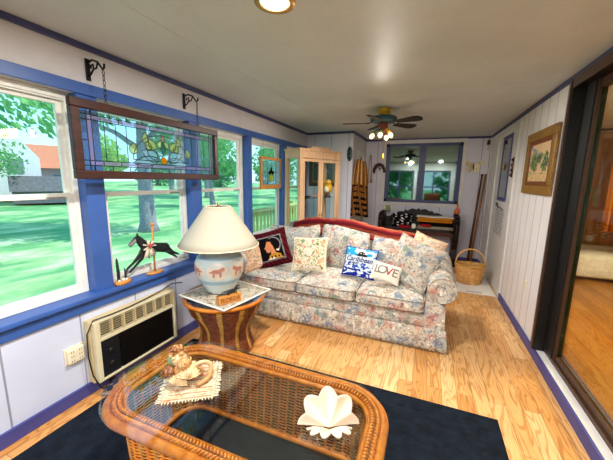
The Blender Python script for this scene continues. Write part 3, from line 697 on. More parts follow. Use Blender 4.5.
# side table
SX, SY = -1.585, 2.055
st = thing('side_table', 'round woven wicker side table with waisted drum beside the sofa', 'table', (SX, SY, RZ - .002))
def drum_r(z): t = z / .47; return .25 - .045 * math.sin(PI * min(1, t / .75)) * (1 if t < .75 else 0) + (.08 * max(0, (t - .35) / .65) ** 1.7)
b = B(); NSK = 44
def stripe(i, n):
    a = (i / n) * 11 % 1; return 0 if a < .22 else (1 if a < .55 else 2)
for k in range(50):
    z = .012 + k * .0092; n = NSK * 4; pts = []
    for i in range(n):
        a = 2 * PI * i / n; r_ = drum_r(z) + .005 * math.cos(PI * (i / 4 + k)); pts.append((r_ * math.cos(a), r_ * math.sin(a), z))
    f0 = len(b.faces); tube(b, pts, .0048, 4, True); b.faces.ensure_lookup_table()
    for q in range(f0, len(b.faces)): b.faces[q].material_index = stripe((q - f0) // 4, n)
obj('woven_drum', b, ['rattan_gold', 'rattan_dark', 'rattan_red'], st)
b = B(); grid(b, 44, 10, lambda u, v: ((drum_r(.46 * v) - .012) * math.cos(2 * PI * u), (drum_r(.46 * v) - .012) * math.sin(2 * PI * u), .46 * v + .003), closed_u=True); obj('drum_lining', b, 'rattan_red', st)
b = B(); tube(b, [(.332 * math.cos(2 * PI * i / 48), .332 * math.sin(2 * PI * i / 48), .468) for i in range(48)], .018, 10, True); obj('rim_pole', b, 'rattan', st)
b = B(); lathe(b, [(.345, .4865), (.348, .490), (.348, .4955), (.345, .4985)], 48); obj('glass_top', b, 'table_glass', st)
SZ = RZ - .002 + .4985
# lace square under the lamp
cl = thing('table_runner', 'square lace table topper with a white hem under the ceramic lamp', 'cloth', (SX + .02, SY - .01, SZ + .0005), math.radians(-10.5))
b = B(); box(b, (-.264, -.264, 0), (.264, .264, .004)); obj('lace_centre', b, 'doily_lace', cl)
b = B()
for s in (-1, 1): box(b, (s * .27 - .006, -.276, 0), (s * .27 + .006, .276, .006)); box(b, (-.264, s * .27 - .006, 0), (.264, s * .27 + .006, .006))
obj('hem', b, 'white_cloth', cl)
LZ = SZ + .0065
# lamp
lp = thing('table_lamp', 'large ceramic table lamp with painted jar base and cream cone shade', 'lamp', (-1.635, 2.06, LZ))
b = B(); jar = [(.098, 0), (.112, .006), (.125, .03), (.15, .075), (.178, .125), (.198, .175), (.207, .225), (.205, .27), (.188, .31), (.16, .34), (.125, .362), (.1, .374), (.09, .385)]
lathe(b, jar, 40); obj('jar_base', b, 'ceramic', lp)
def jr(z):
    for (r0, z0), (r1, z1) in zip(jar, jar[1:]):
        if z0 <= z <= z1: return r0 + (r1 - r0) * (z - z0) / (z1 - z0)
    return .1
def jar_patch(bm, poly, a0, z0, off=.003, mi=0):
    vs = []
    for u, v in poly:
        r_ = jr(z0 + v) + off; a = a0 + u / .2; vs.append(bm.verts.new((r_ * math.cos(a), r_ * math.sin(a), z0 + v)))
    f = bm.faces.new(vs); f.material_index = mi
def ell(rx, rz, n=18, cx=0, cz=0): return [(cx + rx * math.cos(2 * PI * i / n), cz + rz * math.sin(2 * PI * i / n)) for i in range(n)]
b = B(); ang = [-PI / 2 + .55 + k * .92 for k in range(-3, 4)]
for a in ang:
    for k in range(8):  # strips follow the curve of the jar
        x0, x1 = -.084 + k * .021, -.084 + (k + 1) * .021; h = lambda x: .072 * math.sqrt(max(0, 1 - (x / .087) ** 2))
        for j in range(4):
            q = lambda x, s: -h(x) + 2 * h(x) * s
            jar_patch(b, [(x0, q(x0, j / 4)), (x1, q(x1, j / 4)), (x1, q(x1, (j + 1) / 4)), (x0, q(x0, (j + 1) / 4))], a, .222, .0018)
bmesh.ops.remove_doubles(b, verts=b.verts[:], dist=.0004); obj('painted_medallions', b, 'ceramic_cream', lp)
for k, a in enumerate(ang):
    b = B()
    for ex, ez, rx, rz in ((0, .006, .03, .013), (.034, .02, .012, .012), (-.02, -.016, .006, .018), (.02, -.016, .006, .018), (-.034, .002, .012, .005), (.024, .014, .014, .010)):
        jar_patch(b, ell(rx * 1.4, rz * 1.4, 10, ex * (1.3 if k % 2 else -1.3), ez * 1.35), a, .222, .004)
    obj('painted_horse', b, 'ceramic_pink', lp)
b = B()
b = B()
lathe(b, [(jr(.315) + .0015, .315), (jr(.335) + .0015, .335)], 40, cap=False); lathe(b, [(jr(.1) + .0015, .1), (jr(.135) + .0015, .135)], 40, cap=False); obj('blue_bands', b, 'ceramic_blue', lp)
b = B(); lathe(b, [(.092, .388), (.06, .402), (.03, .408), (.014, .414), (.011, .5), (.018, .505), (.018, .55)], 20); obj('neck', b, 'brass', lp)
b = B(); ball(b, (0, 0, .6), .035, 0, 14, 1.2); obj('bulb', b, 'paper', lp)
b = B(); grid(b, 48, 6, lambda u, v: ((.335 - .225 * v) * math.cos(2 * PI * u), (.335 - .225 * v) * math.sin(2 * PI * u), .415 + .325 * v), closed_u=True)
o = obj('lamp_shade', b, 'lamp_shade_linen', lp, smooth=True); md = o.modifiers.new('s', 'SOLIDIFY'); md.thickness = .003
b = B(); tube(b, [(.335 * math.cos(2 * PI * i / 48), .335 * math.sin(2 * PI * i / 48), .415) for i in range(48)], .004, 6, True); tube(b, [(.105 * math.cos(2 * PI * i / 32), .105 * math.sin(2 * PI * i / 32), .74) for i in range(32)], .004, 6, True); obj('shade_trim', b, 'cream', lp)
b = B()
for k in range(3): a = 2 * PI * k / 3; tube(b, [(0, 0, .735), (.105 * math.cos(a), .105 * math.sin(a), .738)], .002, 5)
lathe(b, [(.008, .73), (.012, .74), (.006, .752), (.011, .762), (.003, .775)], 14); tube(b, [(.01, 0, .55), (.05, 0, .6), (.05, 0, .68), (0, 0, .733)], .002, 5); tube(b, [(-.01, 0, .55), (-.05, 0, .6), (-.05, 0, .68), (0, 0, .733)], .002, 5); obj('finial', b, 'brass', lp)
# name block with alligator
nb = thing('name_block', 'carved wooden block reading FLORIDA on the lace topper', 'sign', (-1.41, 1.875, LZ), math.radians(64)); nb.scale = (1.12, 1.0, 1.15)
b = B(); box(b, (-.085, -.03, 0), (.085, .03, .056)); obj('block', b, 'light_oak', nb, bevel=.003)
obj('carved_letters', text_bm('FLORIDA', .04, lambda u, v, w_: (u * .92, -.0305 - w_, .028 + v), .001, .0006), 'carve', nb)
al = thing('alligator_figurine', 'small black alligator figurine lying on the FLORIDA block', 'figurine', (-1.41, 1.875, LZ + .065), math.radians(64))
b = B(); P = [(-.10, .0, .006), (-.06, .004, .012), (-.02, 0, .017), (.02, 0, .02), (.05, 0, .022), (.068, .004, .028), (.095, .01, .026), (.11, .012, .024)]
tube(b, P, [.003, .009, .014, .017, .014, .013, .008, .005], 10, flat=.75)
for k in range(7): box(b, (-.055 + k * .014, -.002, .022 + .001 * k), (-.048 + k * .014, .002, .034 + .001 * k))
obj('body', b, 'alligator_black', al)
for x, s in ((-.02, 1), (-.02, -1), (.045, 1), (.045, -1)): b = B(); tube(b, [(x, s * .012, .014), (x + .006, s * .024, .014), (x + .012, s * .027, .003)], [.006, .005, .004], 6); obj('leg', b, 'alligator_black', al)
b = B(); tube(b, [(.06, .002, .036), (.075, .006, .05), (.1, .01, .048)], [.006, .008, .005], 8); ball(b, (.062, -.002, .042), .009, 0, 10); obj('jaw', b, 'alligator_black', al)

# ------------------------------------------------------------------ sofa
sofa = thing('sofa', 'long floral rolled arm sofa with skirt and three seat cushions', 'sofa', (-.87, 3.15, 0))
OX, OY = -.87, 3.15
def S(p): return (p[0] - OX, p[1] - OY, p[2])
def camel(x):
    t = (x + 1.66) / 1.63; t = max(0, min(1, t)); return .845 + .115 * math.exp(-((t - .36) / .3) ** 2) - .02 * max(0, t - .7)
SL, SRX, SF, SB = -1.83, .05, 2.70, 3.63
b = B()  # inner frame
rbox(b, S((-1.97, 2.72, .20)), S((.22, 3.56, .325)), .03, 6); obj('frame', b, 'floral_fabric', sofa)
b = B()  # skirt with pleats, a hanging sheet all round
path = []
def flare(x0, x1, n, y, pl):
    for i in range(n):
        x = x0 + (x1 - x0) * i / n; d = 0
        for c in pl: d += .026 * math.exp(-((x - c) / .009) ** 2) - .008 * math.exp(-((x - c) / .03) ** 2)
        path.append((x, y + d, 0))
flare(-1.99, .245, 260, 2.695, (-1.24, -.59, -1.9, .17)); path += [(.228, 2.70 + .85 * i / 24, 0) for i in range(25)]; path += [(.245 - 2.235 * i / 24, 3.56, 0) for i in range(1, 25)]; path += [(-1.99, 3.56 - .86 * i / 12, 0) for i in range(1, 12)]
n = len(path)
def sk(u, v):
    i = int(round(u * n)) % n; x, y, z = path[i]; t = 1 - v; o_ = .012 * t; x += o_ * (2.2 if x > .2 else (-1 if x < -1.95 else 0)); y -= o_ if y < 2.75 else 0
    return S((x, y + .004 * math.sin(i * 1.1) * t, .018 + .20 * v))
grid(b, n, 4, sk, closed_u=True); o = obj('skirt', b, 'floral_fabric', sofa); md = o.modifiers.new('s', 'SOLIDIFY'); md.thickness = .006
b = B()
for z in (.222, .322): tube(b, [S((-1.97, 2.712, z)), S((.20, 2.712, z))], .006, 6)
obj('piping', b, 'floral_fabric', sofa)
for i in range(3):
    w0 = SL + (SRX - SL) * i / 3; w1 = SL + (SRX - SL) * (i + 1) / 3
    b = B(); rbox(b, S((w0 + .004, 2.685, .322)), S((w1 - .004, 3.36, .462)), .055, 11, .028); so = obj('seat_cushion', b, 'floral_fabric', sofa)
    b = B()
    for z in (.36, .448):
        p = at_z(rr((w0 + w1) / 2 - OX, 3.02 - OY, (w1 - w0) / 2 - .006, .337, .05, 5), z); tube(b, p, .0055, 6, True)
    obj('welt', b, 'floral_fabric', so)
    # back cushion follows the camel top
    b = B()
    def bc(u, v, w0=w0, w1=w1):
        x = w0 + (w1 - w0) * u; zt = camel(x) - .008; e = (1 - abs(2 * u - 1) ** 9) ; z = .44 + (zt - .44) * v; a = math.sin(PI * min(1, v * .9 + .08)) ** .5
        return S((x, 3.47 + .10 * v - (.15 * a * (e ** .35 if e > 0 else 0) + .02), z))
    grid(b, 16, 14, bc); obj('back_cushion', b, 'floral_fabric', sofa)
b = B()  # back shell
prof = []
nx = 40
def bk(u, v):
    x = -1.95 + 2.13 * u; zt = camel(x); a = v * 3
    if a < 1: y, z = 3.50 + .06 * a, .3 + (zt - .35) * a
    elif a < 2: ang_ = (a - 1) * PI; y, z = 3.60 - .04 * math.cos(ang_) + 0, zt - .05 + .05 * math.sin(ang_)
    else: y, z = 3.64 - .03 * (a - 2), (zt - .05) * (3 - a) + .12 * (a - 2)
    return S((x, y, z))
grid(b, nx, 24, bk); obj('back', b, 'floral_fabric', sofa)
def arm(x0, xr, side):
    b = B(); R_ = .118 if side > 0 else .10
    prof = []
    for i in range(25):
        a = -PI * .62 + 2 * PI * .86 * i / 24; prof.append((xr + side * R_ * math.cos(a), .575 + R_ * math.sin(a)))
    # profile (outer side up over the roll down to the seat)
    low_o = x0 + side * .17; out = [(low_o, .20), (low_o - side * .005, .42)]; inn = [(x0, .42), (x0, .20)]
    poly = out + prof + inn
    ny = 18
    def fn(u, v):
        k = int(round(u * (len(poly) - 1))); x, z = poly[k]; y = 2.70 + .86 * v; up = max(0, z - .4) / .3
        sc = 1 if v > .04 else .93 + .07 * (v / .04) ** .5
        if z > .44: x = xr + (x - xr) * sc; z = .575 + (z - .575) * sc
        return S((x, y, z + up * .055 * v * v))
    V = grid(b, len(poly) - 1, ny, fn)
    f = b.faces.new([r[0] for r in V]); b.faces.new([r[-1] for r in V][::-1])
    o = obj('arm', b, 'floral_fabric', sofa)
    bw_ = B(); tube(bw_, [Vector(S((xr + (x - xr) * .95, 2.698, .575 + (z - .575) * .95))) for x, z in prof], .0065, 6)
    spir = [Vector(S((xr + side * R_ * (.75 - .6 * i / 40) * math.cos(-1.2 + i * .22), 2.697, .575 + R_ * (.75 - .6 * i / 40) * math.sin(-1.2 + i * .22)))) for i in range(41)]
    tube(bw_, spir, .005, 6); obj('arm_welt', bw_, 'floral_fabric', o)
arm(.05, .175, 1); arm(-1.83, -1.915, -1)
# throw along the sofa back
b = B()
def thr(u, v):
    x = -1.60 + 1.58 * u; zt = camel(x) + .018; s = -.12 + .34 * v; fold = .016 * noise.noise(Vector((u * 9, v * 4, .3))) + .010 * noise.noise(Vector((u * 26, v * 7, 2.1)))
    lump = .028 * math.exp(-((u - .12) / .1) ** 2) + .02 * math.exp(-((u - .62) / .2) ** 2)
    hang = .105 * (1 + .4 * math.sin(u * 5 + .5)) + .03
    if v < .35: t = 1 - v / .35; return (x, 3.535 - .035 * math.sin(t * PI / 2) + fold - .012 * t, zt + .012 + lump * (1 - t) - hang * t + fold * .4)
    if v < .65: t = (v - .35) / .3; return (x, 3.535 + .135 * t, zt + .012 + lump + .018 * math.sin(PI * t) + fold)
    t = (v - .65) / .35; return (x, 3.67 + .02 * math.sin(t * PI / 2) + fold, zt + .012 + lump * (1 - t) - .22 * t)
grid(b, 90, 26, thr, uv=True); o = obj('throw_blanket', b, 'throw_fabric', smooth=True); md = o.modifiers.new('s', 'SOLIDIFY'); md.thickness = .018; md.offset = 0
tag(o, 'red and rust striped woven throw draped over the sofa back', 'blanket')

# pillows -------------------------------------------------------------
def pillow_surf(wd, hg, th):
    def fs(u, v, side=1, off=0):
        px = wd / 2 * u * (1 - .07 * (1 - v * v) * abs(u) ** 2); pz = hg / 2 * v * (1 - .07 * (1 - u * u) * abs(v) ** 2)
        d = th / 2 * (max(0, (1 - u * u)) * max(0, (1 - v * v))) ** .42
        return Vector((px, -side * (d + off), pz))
    return fs
def pillow(name, label, center, wd, hg, th, yaw, lean, roll, mats, pic=None, n=40, piping=None, group=None):
    """faces -Y; yaw turns it to +X, lean tips its top back, roll turns it in its own plane"""
    t = thing(name, label, 'pillow', center, 0, group)
    t.rotation_mode = 'QUATERNION'
    t.rotation_quaternion = (Matrix.Rotation(math.radians(yaw), 4, 'Z') @ Matrix.Rotation(math.radians(-lean), 4, 'X') @ Matrix.Rotation(math.radians(roll), 4, 'Y')).to_quaternion()
    fs = pillow_surf(wd, hg, th); b = B()
    grid(b, n, n, lambda u, v: fs(2 * u - 1, 2 * v - 1, 1), (lambda u, v: pic(2 * u - 1, 2 * v - 1)) if pic else 0)
    grid(b, 16, 16, lambda u, v: fs(1 - 2 * u, 2 * v - 1, -1)); bmesh.ops.remove_doubles(b, verts=b.verts[:], dist=.0008)
    obj('cover', b, mats, t)
    if piping:
        b = B(); q = [(-1 + 2 * i / 16, -1) for i in range(16)] + [(1, -1 + 2 * i / 16) for i in range(16)] + [(1 - 2 * i / 16, 1) for i in range(16)] + [(-1, 1 - 2 * i / 16) for i in range(16)]
        tube(b, [fs(u, v) for u, v in q], .006, 6, True); obj('piping', b, piping, t)
    return t, fs
def inell(u, v, cx, cy, rx, ry): return ((u - cx) / rx) ** 2 + ((v - cy) / ry) ** 2 < 1
def inpoly(u, v, P):
    r_ = False; j = len(P) - 1
    for i in range(len(P)):
        if (P[i][1] > v) != (P[j][1] > v) and u < (P[j][0] - P[i][0]) * (v - P[i][1]) / (P[j][1] - P[i][1]) + P[i][0]: r_ = not r_
        j = i
    return r_
# 0 burgundy 1 maroon 2 grey 3 black 4 skin 5 hair 6 mustard 7 pale 8 red
def lady(u, v):
    m = max(abs(u), abs(v))
    if m > .70: return 1 if math.sin((u * 1.0 + v * .55) * 26) > .2 else 0
    if m > .60: return 2 if math.sin((u + v) * 60) > -.6 else 3
    if inpoly(u, v, [(-.14, .40), (-.22, .26), (-.24, .18), (-.36, .04), (-.28, .0), (-.31, -.06), (-.27, -.10), (-.26, -.19), (-.14, -.22), (-.04, -.17), (-.05, -.34), (.22, -.30), (.15, -.05), (.12, .12), (.06, .22), (.06, .34)]): return 4
    if inell(u, v, .12, .20, .30, .30) or inell(u, v, .30, .08, .17, .20): return 5
    d = math.hypot((u - .14) / .42, (v - .18) / .40)
    if .92 < d < 1.04 and u > .0 and v > -.1: return 2
    if inell(u, v, .34, -.10, .10, .12): return 7
    if inpoly(u, v, [(-.28, -.60), (-.2, -.42), (-.06, -.33), (.22, -.29), (.44, -.38), (.56, -.60)]): return (7 if v < -.5 and u < .1 else 6) if math.sin(u * 34) + math.sin(v * 29) > -.6 else 0
    return 3
pillow('needlepoint_pillow', 'burgundy needlepoint pillow showing a dark haired woman in profile', (-1.655, 3.02, .685), .43, .43, .14, 27, 20, -15, ['burgundy', 'maroon_dark', 'dusty_grey', 'stitch_black', 'skin', 'hair_black', 'mustard', 'cream', 'red_cloth'], lady, 72, 'burgundy')
# 0 cream 1 sage 2 moss 3 rose 4 peach 5 tan
def bloom(u, v):
    n1 = noise.noise(Vector((u * 3.2, v * 3.2, 5.1))); n2 = noise.noise(Vector((u * 7, v * 7, 1.3))); n3 = noise.noise(Vector((u * 12, v * 12, 8.8)))
    if max(abs(u), abs(v)) > .93: return 0
    d = math.hypot(u - .02, v - .1)
    if d < .27 + .06 * n2: return 0 if math.sin(math.atan2(v - .1, u) * 6 + d * 18) > -.6 else 6
    if d < .33: return 2 if n3 > 0 else 0
    if v < -.72 and abs(u) < .75: return 6 if n3 > -.15 else 5
    q = n1 + .55 * n3
    if q > .30: return 3 if n2 > .05 else 4
    if q < -.34: return 2 if n2 > 0 else 1
    if -.12 < n2 - .3 * n3 < -.02: return 1
    if n2 > .34: return 5
    return 0
pillow('floral_needlepoint_pillow', 'cream needlepoint pillow with a white bloom among coral roses and leaves', (-1.175, 3.035, .672), .40, .38, .13, 2, 22, -4, ['cream', 'sage', 'moss', 'rose', 'peach', 'tan', 'ivory'], bloom, 72, 'cream')
# 0 blue 1 deep 2 cyan 3 white 4 navy 5 palm
def beach(u, v):
    n1 = noise.noise(Vector((u * 2.6, v * 5, 3.1))); n2 = noise.noise(Vector((u * 6, v * 12, 7.7)))
    if v > .38:
        if inell(u, v, .1, .46, .32, .13) or inell(u, v, .06, .6, .2, .14) and n2 > -.2: return 5
        return 2 if n1 + .3 * n2 + (.25 if u < -.4 else 0) > .05 else 3
    if v > -.02: return 3
    if v > -.42: return 0 if n2 + .4 * n1 > .08 else 3
    return 1 if n1 + .5 * n2 > -.12 and v < -.5 else (0 if n2 > .1 else 3)
t, fs = pillow('beach_pillow', 'blue and white beach pillow with palm island and dark blue script', (-.615, 3.065, .635), .34, .31, .10, 1, 22, 4, ['sea_blue', 'deep_blue', 'cyan', 'sky_white', 'navy_ink', 'palm'], beach, 56, 'deep_blue')
obj('script_lettering', text_bm('Caribbean', .072, lambda u, v, w_: fs((u + v * .25) / .175, (v + .025) / .155, 1, .003), 0, .0014), 'navy_ink', t)
obj('small_lettering', text_bm('ISLAND', .034, lambda u, v, w_: fs((u - .06) / .175, (v - .018) / .155, 1, .003), 0, .0006), 'navy_ink', t)
t, fs = pillow('word_pillow', 'small cream pillow embroidered LOVE in front of the blue beach pillow', (-.325, 2.935, .600), .29, .195, .08, 4, 38, 12, ['ivory'], None, 24)
for s, u0, m_ in (('L', -.092, 'letter_grey'), ('O', -.04, 'letter_grey'), ('V', .025, 'letter_red'), ('E', .088, 'letter_grey')):
    obj('letter', text_bm(s, .125, lambda u, v, w_, u0=u0: fs((u + u0) / .145, (v + .005) / .0975, 1, .0025), 0, .0012), m_, t)
pillow('sofa_pillow', 'large sofa fabric pillow leaning in the right corner of the sofa', (-.095, 3.06, .70), .49, .46, .19, -22, 24, 16, ['floral_pillow_fabric'], None, 24, 'floral_pillow_fabric')
pillow('peach_pillow', 'peach floral pillow behind the large pillow at the sofa right arm', (.015, 3.36, .755), .36, .34, .14, -25, 16, 14, ['peach_floral'], None, 24, 'peach_floral')
pillow('tapestry_pillow', 'peach patterned pillow behind the burgundy one, beside the lamp', (-1.80, 2.89, .63), .36, .36, .11, 48, 22, -12, ['peach_floral'], None, 24, 'peach_floral')

# ------------------------------------------------------------------ wall unit air conditioner, outlet, cord
ac = thing('air_conditioner', 'beige wall air conditioner with black louvred front under the windows', 'air conditioner', (XL, 1.535, .085))
b = B(); box(b, (.0, -.355, 0), (.055, .355, .45)); obj('sleeve', b, 'beige_metal', ac, bevel=.006)
b = B(); x0, x1 = .055, .09
for y0, y1, z0, z1 in ((-.345, -.31, .005, .445), (.32, .345, .005, .445), (-.31, .32, .43, .445), (-.31, .32, .005, .02), (-.31, .32, .295, .32)): box(b, (x0, y0, z0), (x1, y1, z1))
obj('front_frame', b, 'cream_plastic', ac, bevel=.003)
b = B(); box(b, (.056, -.31, .32), (.06, .32, .43), 1)
for k in range(8): y = -.31 + k * .09; box(b, (.06, y - .005, .32), (.089, y + .005, .43))
for k in range(6): z = .334 + k * .017; box(b, (.084, -.31, z), (.088, .32, z + .003))
obj('outlet_grille', b, ['beige_metal', 'black'], ac)
b = B(); box(b, (.056, -.17, .02), (.066, .32, .295), 1)
for k in range(17): z = .026 + k * .0155; box(b, (.066, -.165, z), (.082, .315, z + .006))
obj('intake_grille', b, ['bronze', 'black'], ac)
b = B(); box(b, (.056, -.31, .02), (.08, -.175, .295)); cp = obj('control_panel', b, 'black_plastic', ac, bevel=.003)
for z in (.1, .2): b = B(); lathe(b, [(.02, 0), (.02, .012), (.014, .016)], 18, mat=Matrix.Translation((.08, -.242, z)) @ Matrix.Rotation(PI / 2, 4, 'Y')); obj('knob', b, 'black', cp)
po = thing('wall_outlet', 'ivory wall outlet with four sockets left of the air conditioner', 'outlet', (XL + .001, 1.105, .34))
b = B(); box(b, (0, -.058, -.058), (.007, .058, .058)); obj('cover_plate', b, 'outlet_ivory', po, bevel=.003)
b = B(); rbox(b, (.0065, -.05, -.05), (.03, .05, .05), .006, 4); ad = obj('adapter', b, 'outlet_ivory', po)
b = B()
for y in (-.024, .024):
    for z in (-.03, 0, .03):
        box(b, (.0298, y - .008, z - .006), (.0305, y - .005, z + .006)); box(b, (.0298, y + .005, z - .006), (.0305, y + .008, z + .006))
obj('slots', b, 'black', ad)
b = B(); tube(b, [(-1.98, 1.255, .012), (-1.985, 1.20, .05), (-2.0, 1.165, .16), (-2.01, 1.155, .30), (-2.01, 1.16, .46), (-2.0, 1.20, .542), (-1.985, 1.32, .541), (-1.985, 1.45, .541), (-2.0, 1.62, .545), (-2.02, 1.78, .55), (-2.03, 1.90, .57), (-1.99, 1.98, .56)], .0045, 6)
cd = obj('lamp_cord', b, 'black', None); tag(cd, 'thin black cord draped across the top of the air conditioner', 'cord')
b = B(); tube(b, [(-1.98, 1.255, .012), (-1.975, 1.235, .03)], .02, 8); obj('plug', b, 'black_plastic', cd)
b = B(); tube(b, [(-1.99, 1.285, .025), (-2.01, 1.23, .012), (-1.98, 1.19, .008), (-1.92, 1.22, .012), (-1.87, 1.33, .018), (-1.84, 1.42, .02)], .006, 6)
cw = obj('extension_cord', b, 'dusty_grey', None); tag(cw, 'pale extension cord curled on the floor below the air conditioner', 'cord')
b = B(); rbox(b, (-2.04, 1.285, .003), (-1.995, 1.33, .045), .008, 4); obj('socket_block', b, 'black_plastic', cw)
b = B(); box(b, (-.006, -.035, -.057), (0, .035, .057)); o = obj('wall_outlet', b, 'outlet_ivory', None, bevel=.002, loc=(XR - .001, 3.44, .50)); tag(o, 'small ivory outlet plate low on the right wall under the framed painting', 'outlet')
for z in (-.025, .025):
    b = B(); box(b, (-.008, -.012, z - .012), (-.0055, .012, z + .012)); box(b, (-.0085, -.006, z - .006), (-.008, -.004, z + .006)); obj('socket', b, 'white_trim', o)

# ------------------------------------------------------------------ hanging stained glass
SGX = -1.925; sg = thing('stained_glass_panel', 'long wood framed stained glass panel hanging on chains before the windows', 'stained glass', (SGX, 1.79, 1.705))
hw, hh, fw = .645, .232, .052; ih, iw = hh - fw + .008, hw - fw
b = B()
box(b, (-.018, -hw, hh - fw), (.018, hw, hh)); box(b, (-.018, -hw, -hh), (.018, hw, -hh + fw)); box(b, (-.018, -hw, -hh + fw), (.018, -hw + fw, hh - fw)); box(b, (-.018, hw - fw, -hh + fw), (.018, hw, hh - fw)); obj('frame', b, 'frame_wood', sg, bevel=.005)
ih = hh - fw
b = B(); box(b, (-.0015, -iw, -ih), (.0015, iw, ih)); obj('clear_panes', b, 'st_blue', sg)
def pane(bm, poly, x=.0025, d=.0015): prism(bm, poly, d, lambda u, v, w_: (x + w_, u, v))
b = B()
for s in (-1, 1):
    pane(b, [(-iw + .07, s * (ih - .045) - .009), (iw - .07, s * (ih - .045) - .009), (iw - .07, s * (ih - .045) + .009), (-iw + .07, s * (ih - .045) + .009)])
    pane(b, [(s * (iw - .055) - .012, -ih + .03), (s * (iw - .055) + .012, -ih + .03), (s * (iw - .055) + .012, ih - .03), (s * (iw - .055) - .012, ih - .03)])
obj('purple_border', b, 'st_purple', sg)
def petal(cx, cz, ln, wd_, a, n=9):
    p = [(ln * (i / n), wd_ * math.sin(PI * (i / n) ** .8)) for i in range(n + 1)] + [(ln * (1 - i / n), -wd_ * math.sin(PI * (1 - i / n) ** .8)) for i in range(1, n)]
    return [(cx + u * math.cos(a) - v * math.sin(a), cz + u * math.sin(a) + v * math.cos(a)) for u, v in p]
b = B(); lead = []
for s in (-1, 1):
    for cx, cz, ln, wd_, a in ((.055, -.015, .075, .022, .95), (.085, -.02, .06, .02, 2.2 - 1.3), (.03, .0, .05, .018, 1.9), (.125, .02, .065, .018, 1.7), (.20, -.055, .065, .024, 1.75)):
        p = petal(s * cx * 1.3, cz * 1.1 , ln * 1.25, wd_ * 1.35, a if s > 0 else PI - a); pane(b, p); lead.append(p)
obj('green_leaves', b, 'st_green', sg)
b = B(); p = [(0, -.05), (.03, .005), (0, .055), (-.03, .005)]; pane(b, p); lead.append(p); obj('teal_diamond', b, 'st_teal', sg)
b = B(); p = ell(.026, .026, 16, 0, -.09); pane(b, p, .0025, .006); lead.append(p); obj('amber_jewel', b, 'st_amber', sg)
b = B(); p = [(-.016, .06), (.016, .06), (.012, .095), (-.012, .095)]; pane(b, p); lead.append(p); obj('pink_tip', b, 'st_pink', sg)
b = B()
for s in (-1, 1):
    for cx, a, ln, wd_ in ((.04, .35, .12, .035), (.04, -.15, .17, .03), (.06, .85, .10, .03)):
        p = petal(s * cx, -.085, ln * 1.35, wd_ * 1.2, a if s > 0 else PI - a); pane(b, p, -.0045); lead.append(p)
obj('pale_petals', b, 'st_pale', sg)
b = B()
def L(p, closed=False): tube(b, [(.004, u, v) for u, v in p], .0026, 4, closed)
for p in lead: L(p, True)
L([(.26 * math.cos(a), -.095 + .19 * math.sin(a)) for a in [PI * i / 24 for i in range(25)]]); L([(-.26, -.095), (.26, -.095)])
for s in (-1, 1):
    L([(-iw, s * (ih - .03)), (iw, s * (ih - .03))]); L([(-iw, s * (ih - .06)), (iw, s * (ih - .06))]); L([(s * (iw - .04), -ih), (s * (iw - .04), ih)]); L([(s * (iw - .068), -ih), (s * (iw - .068), ih)])
    for k in range(3): y = s * (.3 + .075 * k); L([(y, -ih + .06), (y, ih - .06)])
    for k in range(5): y = s * (.05 + .12 * k); L([(y, ih - .03), (y, ih)]); L([(y, -ih), (y, -ih + .03)]); y += s * .06; L([(y, ih - .06), (y, ih - .03)]); L([(y, -ih + .03), (y, -ih + .06)])
    L([(s * iw, 0), (s * (iw - .04), 0)])
obj('leading', b, 'lead', sg)
def hook(y, label):
    h = thing('wall_bracket', label, 'bracket', (XL + .001, y, 2.155), 0, 'brackets carrying the stained glass')
    b = B(); box(b, (0, -.014, -.065), (.008, .014, .065)); obj('back_plate', b, 'black_iron', h, bevel=.002)
    b = B(); tube(b, [(.006, 0, .04), (.05, 0, .052), (.1, 0, .035), (.125, 0, .005), (.14, 0, -.012), (.156, 0, -.004), (.158, 0, .018)], .0065, 6)
    tube(b, [(.006, 0, -.04), (.03, 0, -.03), (.06, 0, 0), (.055, 0, .025), (.035, 0, .022), (.034, 0, .004)], .0055, 6); tube(b, [(.05, 0, -.005), (.085, 0, .0), (.1, 0, .03)], .005, 6); obj('scroll_arm', b, 'black_iron', h)
    c = thing('chain', label.replace('black iron scroll bracket', 'thin black chain').replace('above', 'hanging over'), 'chain', (XL + .145, y, 2.14), 0, 'chains of the stained glass')
    for k in range(7):
        b = B(); z = -.018 - k * .0295; a = k % 2
        tube(b, [((.007 * math.cos(q) if a else 0), (0 if a else .007 * math.cos(q)), z + .017 * math.sin(q)) for q in [2 * PI * i / 12 for i in range(12)]], .0022, 5, True); obj('link', b, 'black_iron', c)
hook(1.37, 'black iron scroll bracket above the left end of the stained glass'); hook(2.185, 'black iron scroll bracket above the right end of the stained glass')
# small stained glass in the fourth window
sp_ = thing('small_stained_glass', 'small square stained glass with a yellow flower in an oak frame', 'stained glass', (XL + .045, 3.70, 1.58), math.radians(0))
hw, hh, fw = .285, .20, .035; iw, ih = hw - fw, hh - fw; b = B()
box(b, (-.013, -hw, ih), (.013, hw, hh)); box(b, (-.013, -hw, -hh - .02), (.013, hw, -ih)); box(b, (-.013, -hw, -ih), (.013, -iw, ih)); box(b, (-.013, iw, -ih), (.013, hw, ih)); obj('frame', b, 'light_oak', sp_, bevel=.003)
b = B(); box(b, (-.0015, -iw, -ih), (.0015, iw, ih)); obj('clear_panes', b, 'st_clear', sp_)
b = B(); pane(b, petal(0.0, -.13, .12, .045, PI / 2)); obj('yellow_petal', b, 'st_yellow', sp_)
b = B()
for a in (0.1, PI - .1, PI / 2): pane(b, petal(0, -.01, .09, .028, a), .003)
obj('brown_leaves', b, 'st_brown', sp_)
b = B()
for p in ([(-iw, 0), (-.05, 0)], [(.05, 0), (iw, 0)], [(0, .07), (0, ih)], [(-.11, -ih), (-.11, ih)], [(.11, -ih), (.11, ih)]): L(p)
obj('leading', b, 'lead', sp_)
